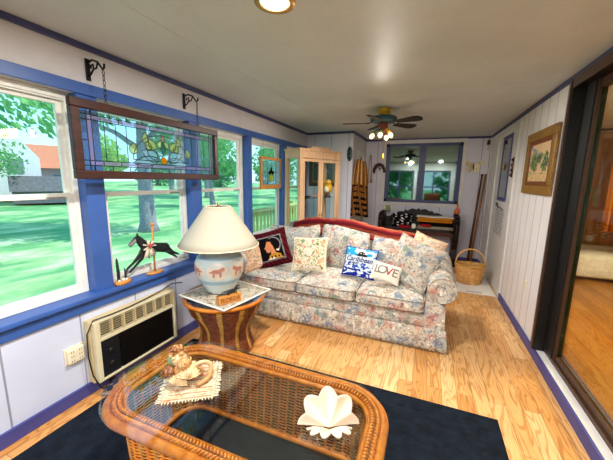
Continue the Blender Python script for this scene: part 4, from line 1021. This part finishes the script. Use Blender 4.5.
b = B(); tube(b, [(0, -.2, hh), (-.01, -.2, .415)], .0015, 4); tube(b, [(0, .2, hh), (-.01, .2, .415)], .0015, 4); obj('hanging_wires', b, 'black_iron', sp_)

# ------------------------------------------------------------------ window sill ornaments
WS = WZ0 + .001
hr = thing('carousel_horse', 'black wooden carousel horse on a pole with ribbon on the window sill', 'ornament', (XL + .005, 1.765, WS))
b = B(); lathe(b, [(.042, 0), (.05, .004), (.05, .014), (.042, .018)], 28, sx=.9, sy=1.6); obj('base', b, 'light_oak', hr)
b = B(); tube(b, [(0, 0, .017), (0, 0, .40)], .008, 10); ball(b, (0, 0, .41), .016, 0, 12); obj('pole', b, 'light_oak', hr)
b = B()
for P in ([(-.10, .235, .030), (-.05, .232, .042), (.02, .215, .040), (.08, .203, .041), (.13, .192, .044), (.16, .178, .030)],
          [(-.075, .235, .042), (-.11, .275, .036), (-.145, .315, .027), (-.16, .335, .014)], [(-.135, .325, .024), (-.17, .308, .022), (-.205, .282, .016), (-.222, .268, .010)], [(-.145, .335, .010), (-.148, .362, .003)],
          [(-.09, .225, .032), (-.14, .180, .019), (-.195, .137, .012), (-.25, .105, .010), (-.268, .092, .005)], [(-.075, .21, .030), (-.12, .155, .018), (-.175, .112, .011), (-.225, .078, .010), (-.242, .066, .005)],
          [(.13, .19, .036), (.175, .160, .021), (.21, .135, .012), (.265, .108, .010), (.28, .098, .004)], [(.14, .175, .030), (.18, .135, .017), (.215, .108, .011), (.255, .078, .009)]):
    tube(b, [(0, u * .95, v) for u, v, r_ in P], [r_ for u, v, r_ in P], 10, flat=.32 if P[0][2] > .02 else .8, up=(1, 0, 0))
obj('horse_body', b, 'ornament_black', hr)
b = B(); prism(b, [(-.218, .272), (-.205, .292), (-.165, .318), (-.16, .30), (-.19, .278)], .024, lambda u, v, w_: (w_ - .012, u, v)); obj('horse_face', b, 'dusty_grey', hr)
b = B()
for k in range(7):
    a = 2 * PI * k / 7; P = [(.018, -.055, .24)] + [(.022 + .006 * math.sin(k), -.055 + .055 * math.cos(a), .24 + .05 * math.sin(a))]
    tube(b, [P[0], P[1]], [.008, .017], 6, flat=.35)
tube(b, [(.016, -.06, .23), (.02, -.085, .15)], [.012, .03], 6, flat=.3); tube(b, [(.016, -.045, .23), (.02, -.02, .16)], [.012, .03], 6, flat=.3); rb = obj('ribbon_bow', b, 'ribbon', hr)
b = B(); ball(b, (.03, -.055, .245), .017, 0, 10); ball(b, (.03, -.03, .255), .011, 0, 10); obj('red_rose', b, 'red_flower', rb)
cg = thing('cactus_garden', 'wood slice dish with two thin dark cacti at the window corner', 'plant', (XL + .01, 1.475, WS))
b = B(); lathe(b, [(.045, 0), (.05, .01), (.05, .026), (.044, .032)], 20, sx=.8, sy=1.25); obj('wood_slice', b, 'light_oak', cg)
b = B(); tube(b, [(0, -.03, .03), (0, -.03, .1), (.002, -.036, .19), (.002, -.036, .205)], [.01, .011, .008, .002], 8); obj('tall_cactus', b, 'cactus_dark', cg)
b = B(); tube(b, [(0, .025, .03), (0, .025, .08), (0, .02, .115)], [.007, .008, .003], 8); tube(b, [(0, .025, .075), (0, .04, .085), (0, .042, .1)], [.004, .005, .002], 6); obj('short_cactus', b, 'cactus_dark', cg)
b = B()
for k in range(8): ball(b, (rnd.uniform(-.02, .02), rnd.uniform(-.045, .045), .034), rnd.uniform(.006, .011), 0, 8)
obj('pebbles', b, 'white_cloth', cg)

# ------------------------------------------------------------------ glass cabinet
W_, D_, HC = .83, .34, 1.92
P0 = Vector((-1.66, 3.86)); ca = math.radians(64.4); cu_ = Vector((math.cos(ca), math.sin(ca))); cv_ = Vector((-math.sin(ca), math.cos(ca)))
cc = P0 + cu_ * W_ / 2 + cv_ * D_ / 2
cb_ = thing('display_cabinet', 'tall cream pine display cabinet with glass doors behind the sofa', 'cabinet', (cc.x, cc.y, 0), ca)
hx, hy = W_ / 2, D_ / 2; pw = .055
b = B(); box(b, (-hx, -hy, 0), (hx, hy, .12)); obj('base', b, 'pine', cb_, bevel=.004)
b = B(); box(b, (-hx, -hy, HC - .13), (hx, hy, HC - .03)); box(b, (-hx - .015, -hy - .015, HC - .03), (hx + .015, hy, HC)); obj('top_frieze', b, 'pine', cb_, bevel=.004)
b = B(); prism(b, [(-.23, 0), (.23, 0), (.19, .035), (-.19, .035)], .02, lambda u, v, w_: (u, -hy + w_, HC + v)); obj('crown_board', b, 'pine', cb_, bevel=.003)
for sx_ in (-1, 1):
    for sy_ in (-1, 1):
        b = B(); x = sx_ * (hx - pw / 2); y = sy_ * (hy - pw / 2); box(b, (x - pw / 2, y - pw / 2, .12), (x + pw / 2, y + pw / 2, HC - .13)); obj('corner_post', b, 'pine', cb_, bevel=.004)
for s in (-1, 1):
    x0, x1 = (-hx + pw, -.003) if s < 0 else (.003, hx - pw)
    b = B(); q = .042; y0, y1 = -hy + .004, -hy + .028; z0, z1 = .125, HC - .135
    box(b, (x0, y0, z0), (x0 + q, y1, z1)); box(b, (x1 - q, y0, z0), (x1, y1, z1)); box(b, (x0 + q, y0, z0), (x1 - q, y1, z0 + q)); box(b, (x0 + q, y0, z1 - q), (x1 - q, y1, z1)); dq = obj('door', b, 'pine', cb_, bevel=.003)
    b = B(); box(b, (x0 + q, -hy + .014, z0 + q), (x1 - q, -hy + .018, z1 - q)); obj('pane', b, 'cabinet_glass', dq)
    b = B(); ball(b, (s * .025, -hy - .008, .98), .012, 0, 10); obj('door_knob', b, 'brass', dq)
b = B(); box(b, (-hx + pw, hy - .012, .12), (hx - pw, hy - .008, HC - .13)); obj('back_pane', b, 'cabinet_glass', cb_)
for s in (-1, 1):
    b = B(); x = s * (hx - .01); box(b, (x - .002, -hy + pw, .12), (x + .002, hy - pw, HC - .13)); obj('side_pane', b, 'cabinet_glass', cb_)
b = B(); box(b, (-hx - .004, -.03, 1.0), (-hx + .006, 0.0, 1.1)); obj('side_catch', b, 'brass', cb_)
for z in (.62, 1.215):
    b = B(); box(b, (-hx + .012, -hy + .03, z), (hx - .012, hy - .015, z + .008)); obj('glass_shelf', b, 'table_glass', cb_)
def cab(x, y, z): p = cc + cu_ * x + cv_ * y; return (p.x, p.y, z)
CZ = 1.2235
t = thing('rooster_figurine', 'round yellow bird figurine on a dark foot inside the cabinet', 'figurine', cab(.29, -.03, CZ)); t.scale = (1.12, 1.12, 1.12)
b = B(); lathe(b, [(.045, 0), (.05, .01), (.03, .03), (.018, .05), (.025, .06)], 18); obj('foot', b, 'dark_wood', t)
b = B(); ball(b, (0, 0, .125), .072, 0, 18, 1.05); ball(b, (.012, -.02, .205), .042, 0, 14, 1.0); tube(b, [(-.04, .02, .15), (-.08, .03, .20), (-.07, .03, .24)], [.03, .025, .008], 8); obj('body', b, 'yellow_figure', t)
b = B(); ball(b, (.0, -.045, .11), .04, 0, 12, 1.2); tube(b, [(.02, -.055, .205), (.03, -.085, .2)], [.012, .002], 6); obj('breast', b, 'cream', t)
t = thing('pink_shell', 'small pale pink shell on the cabinet shelf left of the yellow bird', 'shell', cab(.03, 0, CZ)); b = B(); scallop(b, (0, 0, .035), .06, (.6, -.7, .3), (0, 0, 1), 0, 7); o = obj('valve', b, 'pink', t, recalc=False); b = B(); ball(b, (0, .01, .018), .03, 0, 10, .6); obj('foot', b, 'pink', t)
t = thing('blue_vase', 'small dark blue bottle vase at the left end of the cabinet shelf', 'vase', cab(-.27, -.02, CZ)); b = B(); lathe(b, [(.025, 0), (.036, .02), (.036, .08), (.014, .12), (.012, .16), (.022, .175)], 16); obj('vessel', b, 'navy_ink', t); b = B(); ball(b, (0, 0, .19), .016, 0, 10); obj('stopper', b, 'navy_ink', t)
t = thing('dark_dish', 'flat dark dish on the cabinet shelf between blue vase and pink shell', 'dish', cab(-.12, .02, CZ)); b = B(); lathe(b, [(.04, 0), (.05, .004), (.075, .02), (.072, .022), (.045, .008)], 20); obj('bowl', b, 'black', t); b = B(); tube(b, [(.074 * math.cos(2 * PI * i / 20), .074 * math.sin(2 * PI * i / 20), .021) for i in range(20)], .003, 5, True); obj('rim', b, 'bronze', t)
# picture on the closet wall behind the cabinet
def picture(name, label, loc, rz, w_, h_, fw, frame_m, liner_m, art):
    p = thing(name, label, 'picture', loc, rz); b = B(); d = .03   # local: faces -y
    for x0, x1, z0, z1 in ((-w_ / 2, w_ / 2, h_ / 2 - fw, h_ / 2), (-w_ / 2, w_ / 2, -h_ / 2, -h_ / 2 + fw), (-w_ / 2, -w_ / 2 + fw, -h_ / 2 + fw, h_ / 2 - fw), (w_ / 2 - fw, w_ / 2, -h_ / 2 + fw, h_ / 2 - fw)): box(b, (x0, -d, z0), (x1, 0, z1))
    obj('frame', b, frame_m, p, bevel=.008); iw, ih = w_ / 2 - fw, h_ / 2 - fw; b = B(); q = fw * .45
    for x0, x1, z0, z1 in ((-iw, iw, ih - q, ih), (-iw, iw, -ih, -ih + q), (-iw, -iw + q, -ih + q, ih - q), (iw - q, iw, -ih + q, ih - q)): box(b, (x0, -d * .75, z0), (x1, 0, z1))
    obj('liner', b, liner_m, p, bevel=.003); iw -= q; ih -= q
    ms, fn = art; b = B(); grid(b, 48, 48, lambda u, v: ((2 * u - 1) * iw, -d * .4, (2 * v - 1) * ih), lambda u, v: fn(2 * u - 1, 2 * v - 1)); obj('canvas', b, ms, p); return p
def art1(u, v):
    if inell(u, v, .1, .0, .45, .6): return 1 if math.sin(u * 14 + v * 9) > -.2 else 2
    return 0 if math.sin(u * 5 + 3 * math.sin(v * 4)) > -.5 else 2
picture('framed_print', 'dark framed print of teal flowers on the closet wall behind the cabinet', (-1.745, CY - .001, 1.615), 0, .53, .47, .06, 'dark_wood', 'gold_frame', (['dark_canvas', 'grey_canvas', 'aqua_plaque'], art1))
def art2(u, v):
    w1 = noise.noise(Vector((u * 3.1, v * 3.1, 1.7))); w2 = noise.noise(Vector((u * 11, v * 9, 4.2)))
    d = min(math.hypot((u + .5) / .42, (v - .05) / .62), math.hypot((u - .55) / .36, (v + .05) / .55), math.hypot((u - .02) / .3, (v - .22) / .32))
    if d + .55 * w1 + .5 * w2 < .95: return 1 if w2 > -.12 else 3
    if v < -.2 + .15 * w1: return 2 if w2 > -.25 else 3
    return 0 if w1 < .3 or v < .3 else 4
picture('framed_painting', 'gilt framed landscape painting of trees on the right wall', (XR - .001, 3.52, 1.69), -PI / 2, .82, .60, .085, 'gold_frame', 'frame_liner', (['sunset_canvas', 'tree_canvas', 'sand_canvas', 'sage', 'grey_canvas'], art2))
# narrow ornament beside the painting
t = thing('wall_ornament', 'narrow carved dark ornament on the right wall between door and painting', 'ornament', (XR - .001, 4.46, 1.69)); b = B(); tube(b, [(-.01, 0, -.13), (-.012, .004, -.05), (-.012, -.004, .03), (-.01, 0, .12)], [.012, .022, .02, .01], 8); obj('stem', b, 'bell_brown', t)
b = B()
for k in range(4): ball(b, (-.028, .004 * (-1) ** k, -.1 + k * .062), .018, 0, 10, 1.2)
obj('beads', b, 'dark_wood', t)

# ------------------------------------------------------------------ back wall
mr = thing('wall_mirror', 'two pane blue framed mirror window on the back wall', 'mirror', (-.155, YB - .001, 1.645))
b = B(); hw, hh = .675, .56
for x0, x1, z0, z1 in ((-hw - .07, hw + .07, hh, hh + .07), (-hw - .07, hw + .07, -hh - .07, -hh), (-hw - .07, -hw, -hh, hh), (hw, hw + .07, -hh, hh)): box(b, (x0, -.022, z0), (x1, 0, z1))
obj('outer_casing', b, 'white_trim', mr, bevel=.004)
b = B(); f = .055
for x0, x1, z0, z1 in ((-hw, hw, hh - f, hh), (-hw, hw, -hh, -hh + f), (-hw, -hw + f + .02, -hh + f, hh - f), (hw - f - .02, hw, -hh + f, hh - f), (-.055, .055, -hh + f, hh - f)): box(b, (x0, -.035, z0), (x1, -.004, z1))
obj('blue_frame', b, 'dark_blue_trim', mr, bevel=.004)
for s in (-1, 1):
    b = B(); x0, x1 = (-hw + f + .02, -.055) if s < 0 else (.055, hw - f - .02); box(b, (x0, -.016, -hh + f), (x1, -.012, hh - f)); obj('mirror_pane', b, 'mirror_glass', mr)
for sx_ in (-1, 1):
    for sz_ in (-1, 1):
        b = B(); box(b, (sx_ * (hw - .03) - .03, -.041, sz_ * (hh - .03) - .03), (sx_ * (hw - .03) + .03, -.035, sz_ * (hh - .03) + .03)); obj('corner_bracket', b, 'black_iron', mr)
# butterfly
t = thing('butterfly_ornament', 'gold metal butterfly on the back wall right of the mirror', 'ornament', (.715, YB - .002, 1.765)); t.scale = (.9, 1, .95); b = B(); tube(b, [(0, -.012, -.06), (0, -.016, 0), (0, -.014, .05)], [.006, .012, .008], 8); tube(b, [(0, -.014, .05), (.03, -.02, .09)], .003, 5); tube(b, [(0, -.014, .05), (-.03, -.02, .09)], .003, 5); obj('body', b, 'bell_brown', t)
for s in (-1, 1):
    b = B()
    for P in ([(.0, .01), (.05, .08), (.13, .12), (.165, .1), (.14, .03), (.06, -.01)], [(.0, 0), (.07, -.01), (.12, -.03), (.12, -.09), (.07, -.1), (.02, -.05)]):
        prism(b, [(s * u, v) for u, v in P], .004, lambda u, v, w_: (u, -.008 - w_ - abs(u) * .12, v))
    wg = obj('wing', b, 'wing_gilt', t)
    b = B()
    for u, v in ((.09, .07), (.13, .09), (.08, -.05), (.1, -.075)): ball(b, (s * u, -.013 - u * .12, v), .012, 0, 8, 1, 1, .4)
    obj('wing_spots', b, 'cream', wg)
# reindeer / rainbow hook
t = thing('wall_hook', 'brown carved arched ornament on the back wall left of the mirror', 'ornament', (-.955, YB - .002, 1.73)); b = B(); tube(b, [(-.1, -.016, -.09), (-.1, -.016, -.01), (-.06, -.016, .06), (0, -.016, .085), (.06, -.016, .06), (.095, -.016, .0), (.1, -.016, -.08)], [.022, .032, .036, .036, .036, .03, .02], 8); obj('arch', b, 'dark_wood', t)
b = B(); tube(b, [(.06, -.02, .02), (.11, -.02, -.03), (.12, -.02, -.07)], [.018, .014, .008], 6); tube(b, [(-.02, -.02, .03), (.02, -.02, .0), (.0, -.02, -.04)], [.014, .016, .01], 6); obj('figure', b, 'bell_brown', t)
t = thing('anchor_tile', 'small ivory tile with a dark anchor under the mirror', 'tile', (-.74, YB - .002, 1.02)); b = B(); box(b, (-.085, -.012, -.09), (.085, 0, .09)); obj('tile_body', b, 'ivory', t, bevel=.004); b = B(); tube(b, [(0, -.014, .05), (0, -.014, -.04)], .006, 6); tube(b, [(-.04, -.014, -.01), (-.025, -.014, -.035), (0, -.014, -.045), (.025, -.014, -.035), (.04, -.014, -.01)], .006, 6); tube(b, [(-.02, -.014, .025), (.02, -.014, .025)], .005, 6); obj('anchor', b, 'palm', t)
# bench
bn = thing('carved_bench', 'dark carved wooden bench with an arched back against the back wall', 'bench', (-.15, 5.96, 0))
for s in (-1, 1):
    b = B(); prism(b, [(-.22, 0), (-.22, .09), (-.12, .13), (-.1, .3), (-.17, .5), (-.2, .72), (-.22, .84), (-.12, .9), (.1, .9), (.2, .88), (.22, .5), (.2, 0), (.12, 0), (.08, .18), (-.06, .18), (-.12, 0)], .1, lambda u, v, w_: (s * .65 + w_ - .05, u, v)); ep = obj('end_panel', b, 'carved_wood', bn, bevel=.008)
    b = B()
    for k in range(5): ball(b, (s * .65, -.2 + .1 * k, .89 + .01 * (k % 2)), .04, 0, 10, .8)
    tube(b, [(s * .65, -.22, .8), (s * .65, -.26, .72), (s * .65, -.2, .6), (s * .65, -.24, .5)], .035, 8); obj('carved_scroll', b, 'carved_wood', ep)
b = B(); rbox(b, (-.62, -.2, .60), (.62, .2, .645), .012, 5); obj('seat', b, 'carved_wood', bn)
b = B(); box(b, (-.62, -.19, .53), (.62, -.16, .60)); obj('apron', b, 'dark_wood', bn, bevel=.004)
b = B(); P = [(-.6, .645)] + [(-.6 + 1.2 * i / 30, .80 + .17 * math.sin(PI * i / 30) ** 1.2 + .02 * math.cos(i * 2.1)) for i in range(31)] + [(.6, .645)]; prism(b, P, .05, lambda u, v, w_: (u, .13 + w_, v)); bmesh.ops.triangulate(b, faces=[f for f in b.faces if len(f.verts) > 4], ngon_method='EAR_CLIP'); br = obj('back_board', b, 'carved_wood', bn)
for i in range(28): b = B(); x = -.52 + rnd.random() * 1.04; z = .68 + rnd.random() * .2; ball(b, (x, .13, z), rnd.uniform(.02, .04), 0, 8, 1, 1, .5); obj('carved_boss', b, 'carved_wood', br)
BZ = .646
def folded(name, label, cat, loc, sz, m, layers, rz=0):
    t = thing(name, label, cat, loc, rz); q = sz[2] / layers
    for k in range(layers):
        b = B(); rbox(b, (-sz[0] / 2 + .01 * (k % 2), -sz[1] / 2 + .008 * (k % 2), q * k + .0008), (sz[0] / 2, sz[1] / 2, q * (k + 1)), q * .42, 6); obj('fold', b, m, t)
    return t
folded('folded_doily', 'folded cream lace cloth at the bottom of the pile on the bench', 'cloth', (.16, 5.93, BZ), (.62, .3, .05), 'doily_lace', 2)
folded('folded_shawl', 'folded black cloth in the pile on the bench', 'cloth', (.18, 5.93, BZ + .0505), (.58, .28, .07), 'black_cloth', 2)
folded('folded_blanket', 'folded mustard orange blanket near the top of the pile on the bench', 'blanket', (.14, 5.93, BZ + .121), (.60, .28, .085), 'orange_blanket', 2)
b = B(); grid(b, 30, 12, lambda u, v: (-.17 + .75 * u, 5.80 + .26 * v - .0, BZ + .2235 + .004 * math.sin(u * 12) - (.0 if u < .92 else (u - .92) * .0))); o = obj('white_cloth', b, 'white_cloth', smooth=True); md = o.modifiers.new('s', 'SOLIDIFY'); md.thickness = .014; tag(o, 'white folded cloth laid across the orange blanket and bench arm', 'cloth')
b = B(); rbox(b, (-.10, 5.735, BZ + .045), (.09, 5.785, BZ + .09), .015, 5); o = obj('red_pouch', b, 'red_cloth'); tag(o, 'small red cloth pouch in front of the pile on the bench', 'pouch')
t, fs = pillow('dark_pillow', 'black and white patterned pillow on the left of the bench', (-.42, 5.90, BZ + .125), .36, .26, .12, 0, 14, 0, ['black_cloth', 'white_cloth'], lambda u, v: 1 if math.sin(u * 9 + 2 * math.sin(v * 6)) * math.sin(v * 8 + u * 3) > .55 else 0, 40)
b = B(); rbox(b, (-.47, 5.70, BZ + .001), (-.27, 5.80, BZ + .05), .02, 5); o = obj('red_scarf', b, 'red_cloth'); tag(o, 'crumpled red scarf before the patterned pillow on the bench', 'scarf')
b = B(); rbox(b, (-.24, 5.70, BZ + .001), (-.17, 5.78, BZ + .09), .02, 5); o = obj('white_bundle', b, 'white_cloth'); tag(o, 'white cloth bundle in the middle of the bench', 'cloth')
t = thing('orange_bottle', 'small orange bottle standing on the right bench arm', 'bottle', (.50, 6.02, .9265)); 
t.location = (.5, 5.97, .93); t.scale = (.75, .75, .75)
b = B(); lathe(b, [(.05, 0), (.062, .02), (.062, .09), (.022, .14), (.02, .19), (.026, .2)], 16); obj('flask', b, 'terracotta_orange', t); b = B(); lathe(b, [(.022, .2), (.022, .23), (.015, .235)], 12); obj('stopper', b, 'terracotta_orange', t)
t = thing('small_vase', 'small cream vase behind the left bench arm', 'vase', (-.72, 6.12, .9)); b = B(); lathe(b, [(.035, 0), (.05, .03), (.04, .08), (.02, .1), (.03, .12)], 16); obj('body', b, 'sage', t); b = B(); tube(b, [(.03 * math.cos(2 * PI * i / 16), .03 * math.sin(2 * PI * i / 16), .12) for i in range(16)], .004, 5, True); obj('lip', b, 'cream', t)
# walking sticks
for x0, x1, dx, m_, lb, gl in ((.915, .80, 0, 'pole_wood', 'light wooden pole leaning in the back right corner', 0), (.86, .755, 0, 'dark_pole', 'dark wooden pole leaning left of the lighter one in the corner', 1)):
    t = thing('wooden_pole', lb, 'pole', (x1, 6.05, 0)); b = B(); tube(b, [(0, 0, .003), ((x0 - x1) * .5, .075, .8), (x0 - x1, .165, 1.60)], [.020, .018, .014], 10); obj('shaft', b, m_, t)
    b = B(); ball(b, (x0 - x1, .168, 1.62), .02, 0, 12, 1.3); obj('knob', b, m_, t)
# doormat and basket
t = thing('door_mat', 'white woven mat on the floor by the back door under the basket', 'mat', (.70, 4.86, 0)); b = B(); rbox(b, (-.25, -.42, .001), (.235, .42, .014), .006, 6); obj('mat_body', b, 'mat_white', t); b = B(); box(b, (-.10, -.38, .0135), (.08, -.36, .0152)); obj('dark_stripe', b, 'dusty_grey', t)
bs = thing('wicker_basket', 'oval wicker basket with a tall hoop handle on the white mat', 'basket', (.655, 4.90, .0145)); b = B()
for k in range(16):
    z = .012 + k * .0165; s = .15 + .045 * k / 15; pts = [((s + .006 * math.cos(PI * (i / 3 + k))) * math.cos(2 * PI * i / 72), (s + .006 * math.cos(PI * (i / 3 + k))) * .8 * math.sin(2 * PI * i / 72), z + .012 * (math.cos(2 * PI * i / 72) ** 2) * k / 15) for i in range(72)]; tube(b, pts, .0095, 6, True)
obj('woven_body', b, 'basket_weave', bs)
b = B(); lathe(b, [(.148, .002), (.148, .012)], 32, sy=.8); obj('bottom', b, 'basket_weave', bs)
b = B(); tube(b, [(.198 * math.cos(2 * PI * i / 48), .160 * math.sin(2 * PI * i / 48), .272 + .012 * math.cos(2 * PI * i / 48) ** 2) for i in range(48)], .014, 8, True); obj('rim', b, 'rattan_gold', bs)
b = B(); tube(b, [(.195 * math.cos(a), 0, .28 + .23 * math.sin(a)) for a in [PI * i / 20 for i in range(21)]], .011, 8); obj('handle', b, 'basket_weave', bs)
# closet corner: plaque, hanging shawl, rope
t = thing('wall_plaque', 'dark teal oval plaque on the closet corner beside the cabinet', 'plaque', (-1.285, CY - .002, 1.93)); b = B(); ball(b, (0, -.004, 0), .05, 0, 16, 2.5, 1, .3); obj('plaque_body', b, 'aqua_plaque', t)
for k in range(3): b = B(); ball(b, (0, -.02, -.07 + k * .07), .02, 0, 10); obj('raised_motif', b, 'black_iron', t)
t = thing('hanging_shawl', 'brown and black patterned shawl hanging from a hook on the closet door side', 'shawl', (CX + .085, 5.28, .86), math.radians(-48))
def shw(u, v):
    wd_ = .08 + .13 * (1 - v) ** .5; y = (u - .5) * 2 * wd_; return (.045 + .018 * math.sin(u * 17 + v * 2) * (1 - .6 * v), y, .98 * v + .02 * math.sin(u * 5))
b = B(); grid(b, 40, 40, shw, lambda u, v: (1 if v < .58 and (math.sin(v * 62) > .45 and math.sin(u * 16 + v * 9) > -.5 or math.sin(u * 22) > .93) else (2 if v > .58 and math.sin(u * 24) > .75 else (1 if math.sin(u * 24) < -.93 else 0)))); o = obj('cloth', b, ['brown_cloth', 'black_cloth', 'tan'], t); md = o.modifiers.new('s', 'SOLIDIFY'); md.thickness = .01
b = B(); tube(b, [(-.06, .06, 1.0), (.05, 0, .99), (.06, 0, 1.03)], .007, 6); obj('hook', b, 'black_iron', t)
t = thing('rope_hank', 'tan rope hank hanging left on the back wall by the closet', 'rope', (-1.14, YB - .002, 1.75)); b = B()
for k in range(4): tube(b, [(-.02 - .012 * k, -.02 - .006 * k, -.32 + .02 * k), (-.03, -.02, -.1), (-.01, -.022, .22), (.012, -.022, .24), (.03, -.02, -.05), (.02 + .012 * k, -.02 - .006 * k, -.30)], .008, 6)
obj('strands', b, 'rope', t); b = B(); tube(b, [(0, 0, .24), (0, -.035, .24), (0, -.04, .26)], .006, 6); obj('peg', b, 'black_iron', t)
t = thing('wind_chime', 'small hanging chime on a cord in the back right ceiling corner', 'chime', (.84, 5.75, 2.299)); b = B(); tube(b, [(0, 0, 0), (0, 0, -.12)], .002, 5); tube(b, [(0, 0, -.2), (0, 0, -.26)], .002, 5); obj('cord', b, 'black', t); b = B(); lathe(b, [(.004, -.12), (.02, -.135), (.026, -.19), (.028, -.2)], 14); obj('bell', b, 'bell_brown', t); b = B(); ball(b, (0, 0, -.27), .012, 0, 8); obj('clapper', b, 'gold', t)

# ------------------------------------------------------------------ ceiling fan
fn_ = thing('ceiling_fan', 'ceiling fan with yellow canopy, teal motor and coloured lamp arms', 'fan', (-.54, 3.66, H))
b = B(); lathe(b, [(.082, -.001), (.085, -.016), (.072, -.045), (.05, -.062), (.045, -.075)], 24); obj('canopy', b, 'yellow_enamel', fn_)
b = B(); lathe(b, [(.05, -.075), (.125, -.082), (.15, -.098), (.15, -.135), (.12, -.15), (.06, -.155)], 32); obj('motor_housing', b, 'teal_enamel', fn_)
b = B(); lathe(b, [(.045, -.155), (.05, -.17), (.05, -.235), (.035, -.25)], 20); obj('switch_housing', b, 'red_enamel', fn_)
for k in range(5):
    a = math.radians(-26 + 72 * k); R_ = Matrix.Rotation(a, 4, 'Z'); b = B(); tube(b, [R_ @ Vector((.1, 0, -.14)), R_ @ Vector((.2, 0, -.155))], .01, 6, flat=.5); bi = obj('blade_iron', b, 'bronze', fn_)
    b = B(); prism(b, [(.16, -.035), (.40, -.062), (.45, -.05), (.47, 0), (.45, .05), (.40, .062), (.16, .035)], .007, lambda u, v, w_: R_ @ Vector((u, v, -.159 + w_ - v * .22))); obj('blade', b, 'blade', bi)
FANQ = []
for k, (a, m_) in enumerate(((200, 'green_enamel'), (265, 'green_enamel'), (320, 'yellow_enamel'), (80, 'red_enamel'))):
    a = math.radians(a); R_ = Matrix.Rotation(a, 4, 'Z'); b = B(); tube(b, [R_ @ Vector(p) for p in ((.03, 0, -.225), (.07, 0, -.235), (.10, 0, -.265))], [.013, .015, .02], 8); am = obj('lamp_arm', b, m_, fn_)
    q = R_ @ Matrix.Translation((.10, 0, -.265)) @ Matrix.Rotation(math.radians(145), 4, 'Y')
    FANQ.append(q); b = B(); lathe(b, [(.02, 0), (.03, .015), (.04, .04), (.056, .07)], 18, cap=False, mat=q); obj('lamp_glass', b, 'lamp_glass', am)
    b = B(); ball(b, (0, 0, 0), .024, 0, 12, 1.3, mat=q @ Matrix.Translation((0, 0, .045))); obj('bulb', b, 'bulb_warm', am)
b = B(); tube(b, [(.02, -.04, -.245), (.02, -.04, -.50)], .0025, 5); pc = obj('pull_chain', b, 'brass', fn_); b = B(); lathe(b, [(.004, -.5), (.009, -.52), (.009, -.55), (.004, -.56)], 10, (.02, -.04, 0)); obj('pull_knob', b, 'yellow_enamel', pc)
for q in FANQ:
    pd = bpy.data.lights.new('fan_lamp', 'SPOT'); pd.energy = 13; pd.color = (1, .94, .85); pd.shadow_soft_size = .03; pd.spot_size = math.radians(165); pd.spot_blend = .6
    pl_ = bpy.data.objects.new('fan_lamp_light', pd); COL.objects.link(pl_); pl_.matrix_world = Matrix.Translation((-.54, 3.66, H)) @ q @ Matrix.Translation((0, 0, .085)) @ Matrix.Rotation(PI, 4, 'X')
# recessed ceiling lamp
cnl = thing('recessed_lamp', 'round recessed ceiling lamp glowing warm at the top of the view', 'lamp', (-.725, 1.365, H))
b = B(); lathe(b, [(.095, -.0005), (.095, -.008), (.07, -.012)], 32, cap=False); obj('trim_ring', b, 'gold', cnl)
b = B(); lathe(b, [(.070, -.002), (.06, -.012), (.02, -.02)], 24); obj('bulb', b, 'can_glow', cnl)
for k, (x, y, lb) in enumerate(((-.725, -.55, 'added unseen fill lamp behind the camera, left of the pair there'), (.35, -.55, 'added unseen fill lamp behind the camera, right of the pair there'))): dup(cnl, (x, y, H), None, lb)  # this pair is added out of view to brighten the room
for x, y, p_ in ((-.725, 1.365, 20), (-.725, -.55, 24), (.35, -.55, 28)):  # last two lights belong to the added fill pair
    lo_ = area('recessed_lamp_light', (x, y, H - .03), (x, y, 0), .13, p_, (1, .95, .89)); lo_.data.shape = 'DISK'

# ------------------------------------------------------------------ things seen in the next room and in the mirror
t = thing('white_couch', 'low white couch seen through the sliding glass door', 'couch', (2.75, 5.88, .07)); b = B(); rbox(b, (-.9, -.35, .05), (.9, .35, .40), .06, 6, .02); obj('seat', b, 'white_cloth', t); b = B(); rbox(b, (-.9, .16, .3), (.9, .34, .46), .07, 6); obj('backrest', b, 'white_cloth', t)
for s in (-1, 1): b = B(); rbox(b, (s * .95 - .1, -.36, .03), (s * .95 + .1, .34, .44), .06, 6); obj('arm', b, 'white_cloth', t)
t = thing('orange_curtain', 'orange curtain hanging in the room behind the glass door', 'curtain', (2.42, 5.35, .1)); b = B(); grid(b, 60, 4, lambda u, v: (-.16 + .32 * u + (.12 * (1 - v) if u > .5 else 0), .03 * math.sin(u * 30), .75 + 1.38 * v)); o = obj('drape', b, 'orange_blanket', t); md = o.modifiers.new('s', 'SOLIDIFY'); md.thickness = .006
b = B(); grid(b, 40, 4, lambda u, v: (.22 + .45 * u, .025 * math.sin(u * 40), 2.1 * v)); o = obj('pale_drape', b, 'tan', t); md = o.modifiers.new('s', 'SOLIDIFY'); md.thickness = .006
b = B(); tube(b, [(-.35, 0, 2.12), (.75, 0, 2.12)], .014, 8); obj('rod', b, 'bronze', t)
t = thing('brown_armchair', 'brown armchair reflected in the right half of the back wall mirror', 'chair', (.15, -.75, 0), math.radians(180)); b = B(); rbox(b, (-.32, -.32, .12), (.32, .3, .44), .06, 6, .03); obj('seat', b, 'brown_leather', t); b = B(); rbox(b, (-.32, .16, .4), (.32, .34, 1.02), .08, 6); obj('backrest', b, 'brown_leather', t)
for s in (-1, 1): b = B(); rbox(b, (s * .36 - .07, -.32, .1), (s * .36 + .07, .32, .6), .05, 6); obj('arm', b, 'brown_leather', t)
for sx_ in (-1, 1):
    for sy_ in (-1, 1): b = B(); tube(b, [(sx_ * .28, sy_ * .25, 0), (sx_ * .28, sy_ * .25, .13)], [.015, .025], 8); obj('leg', b, 'dark_wood', t)
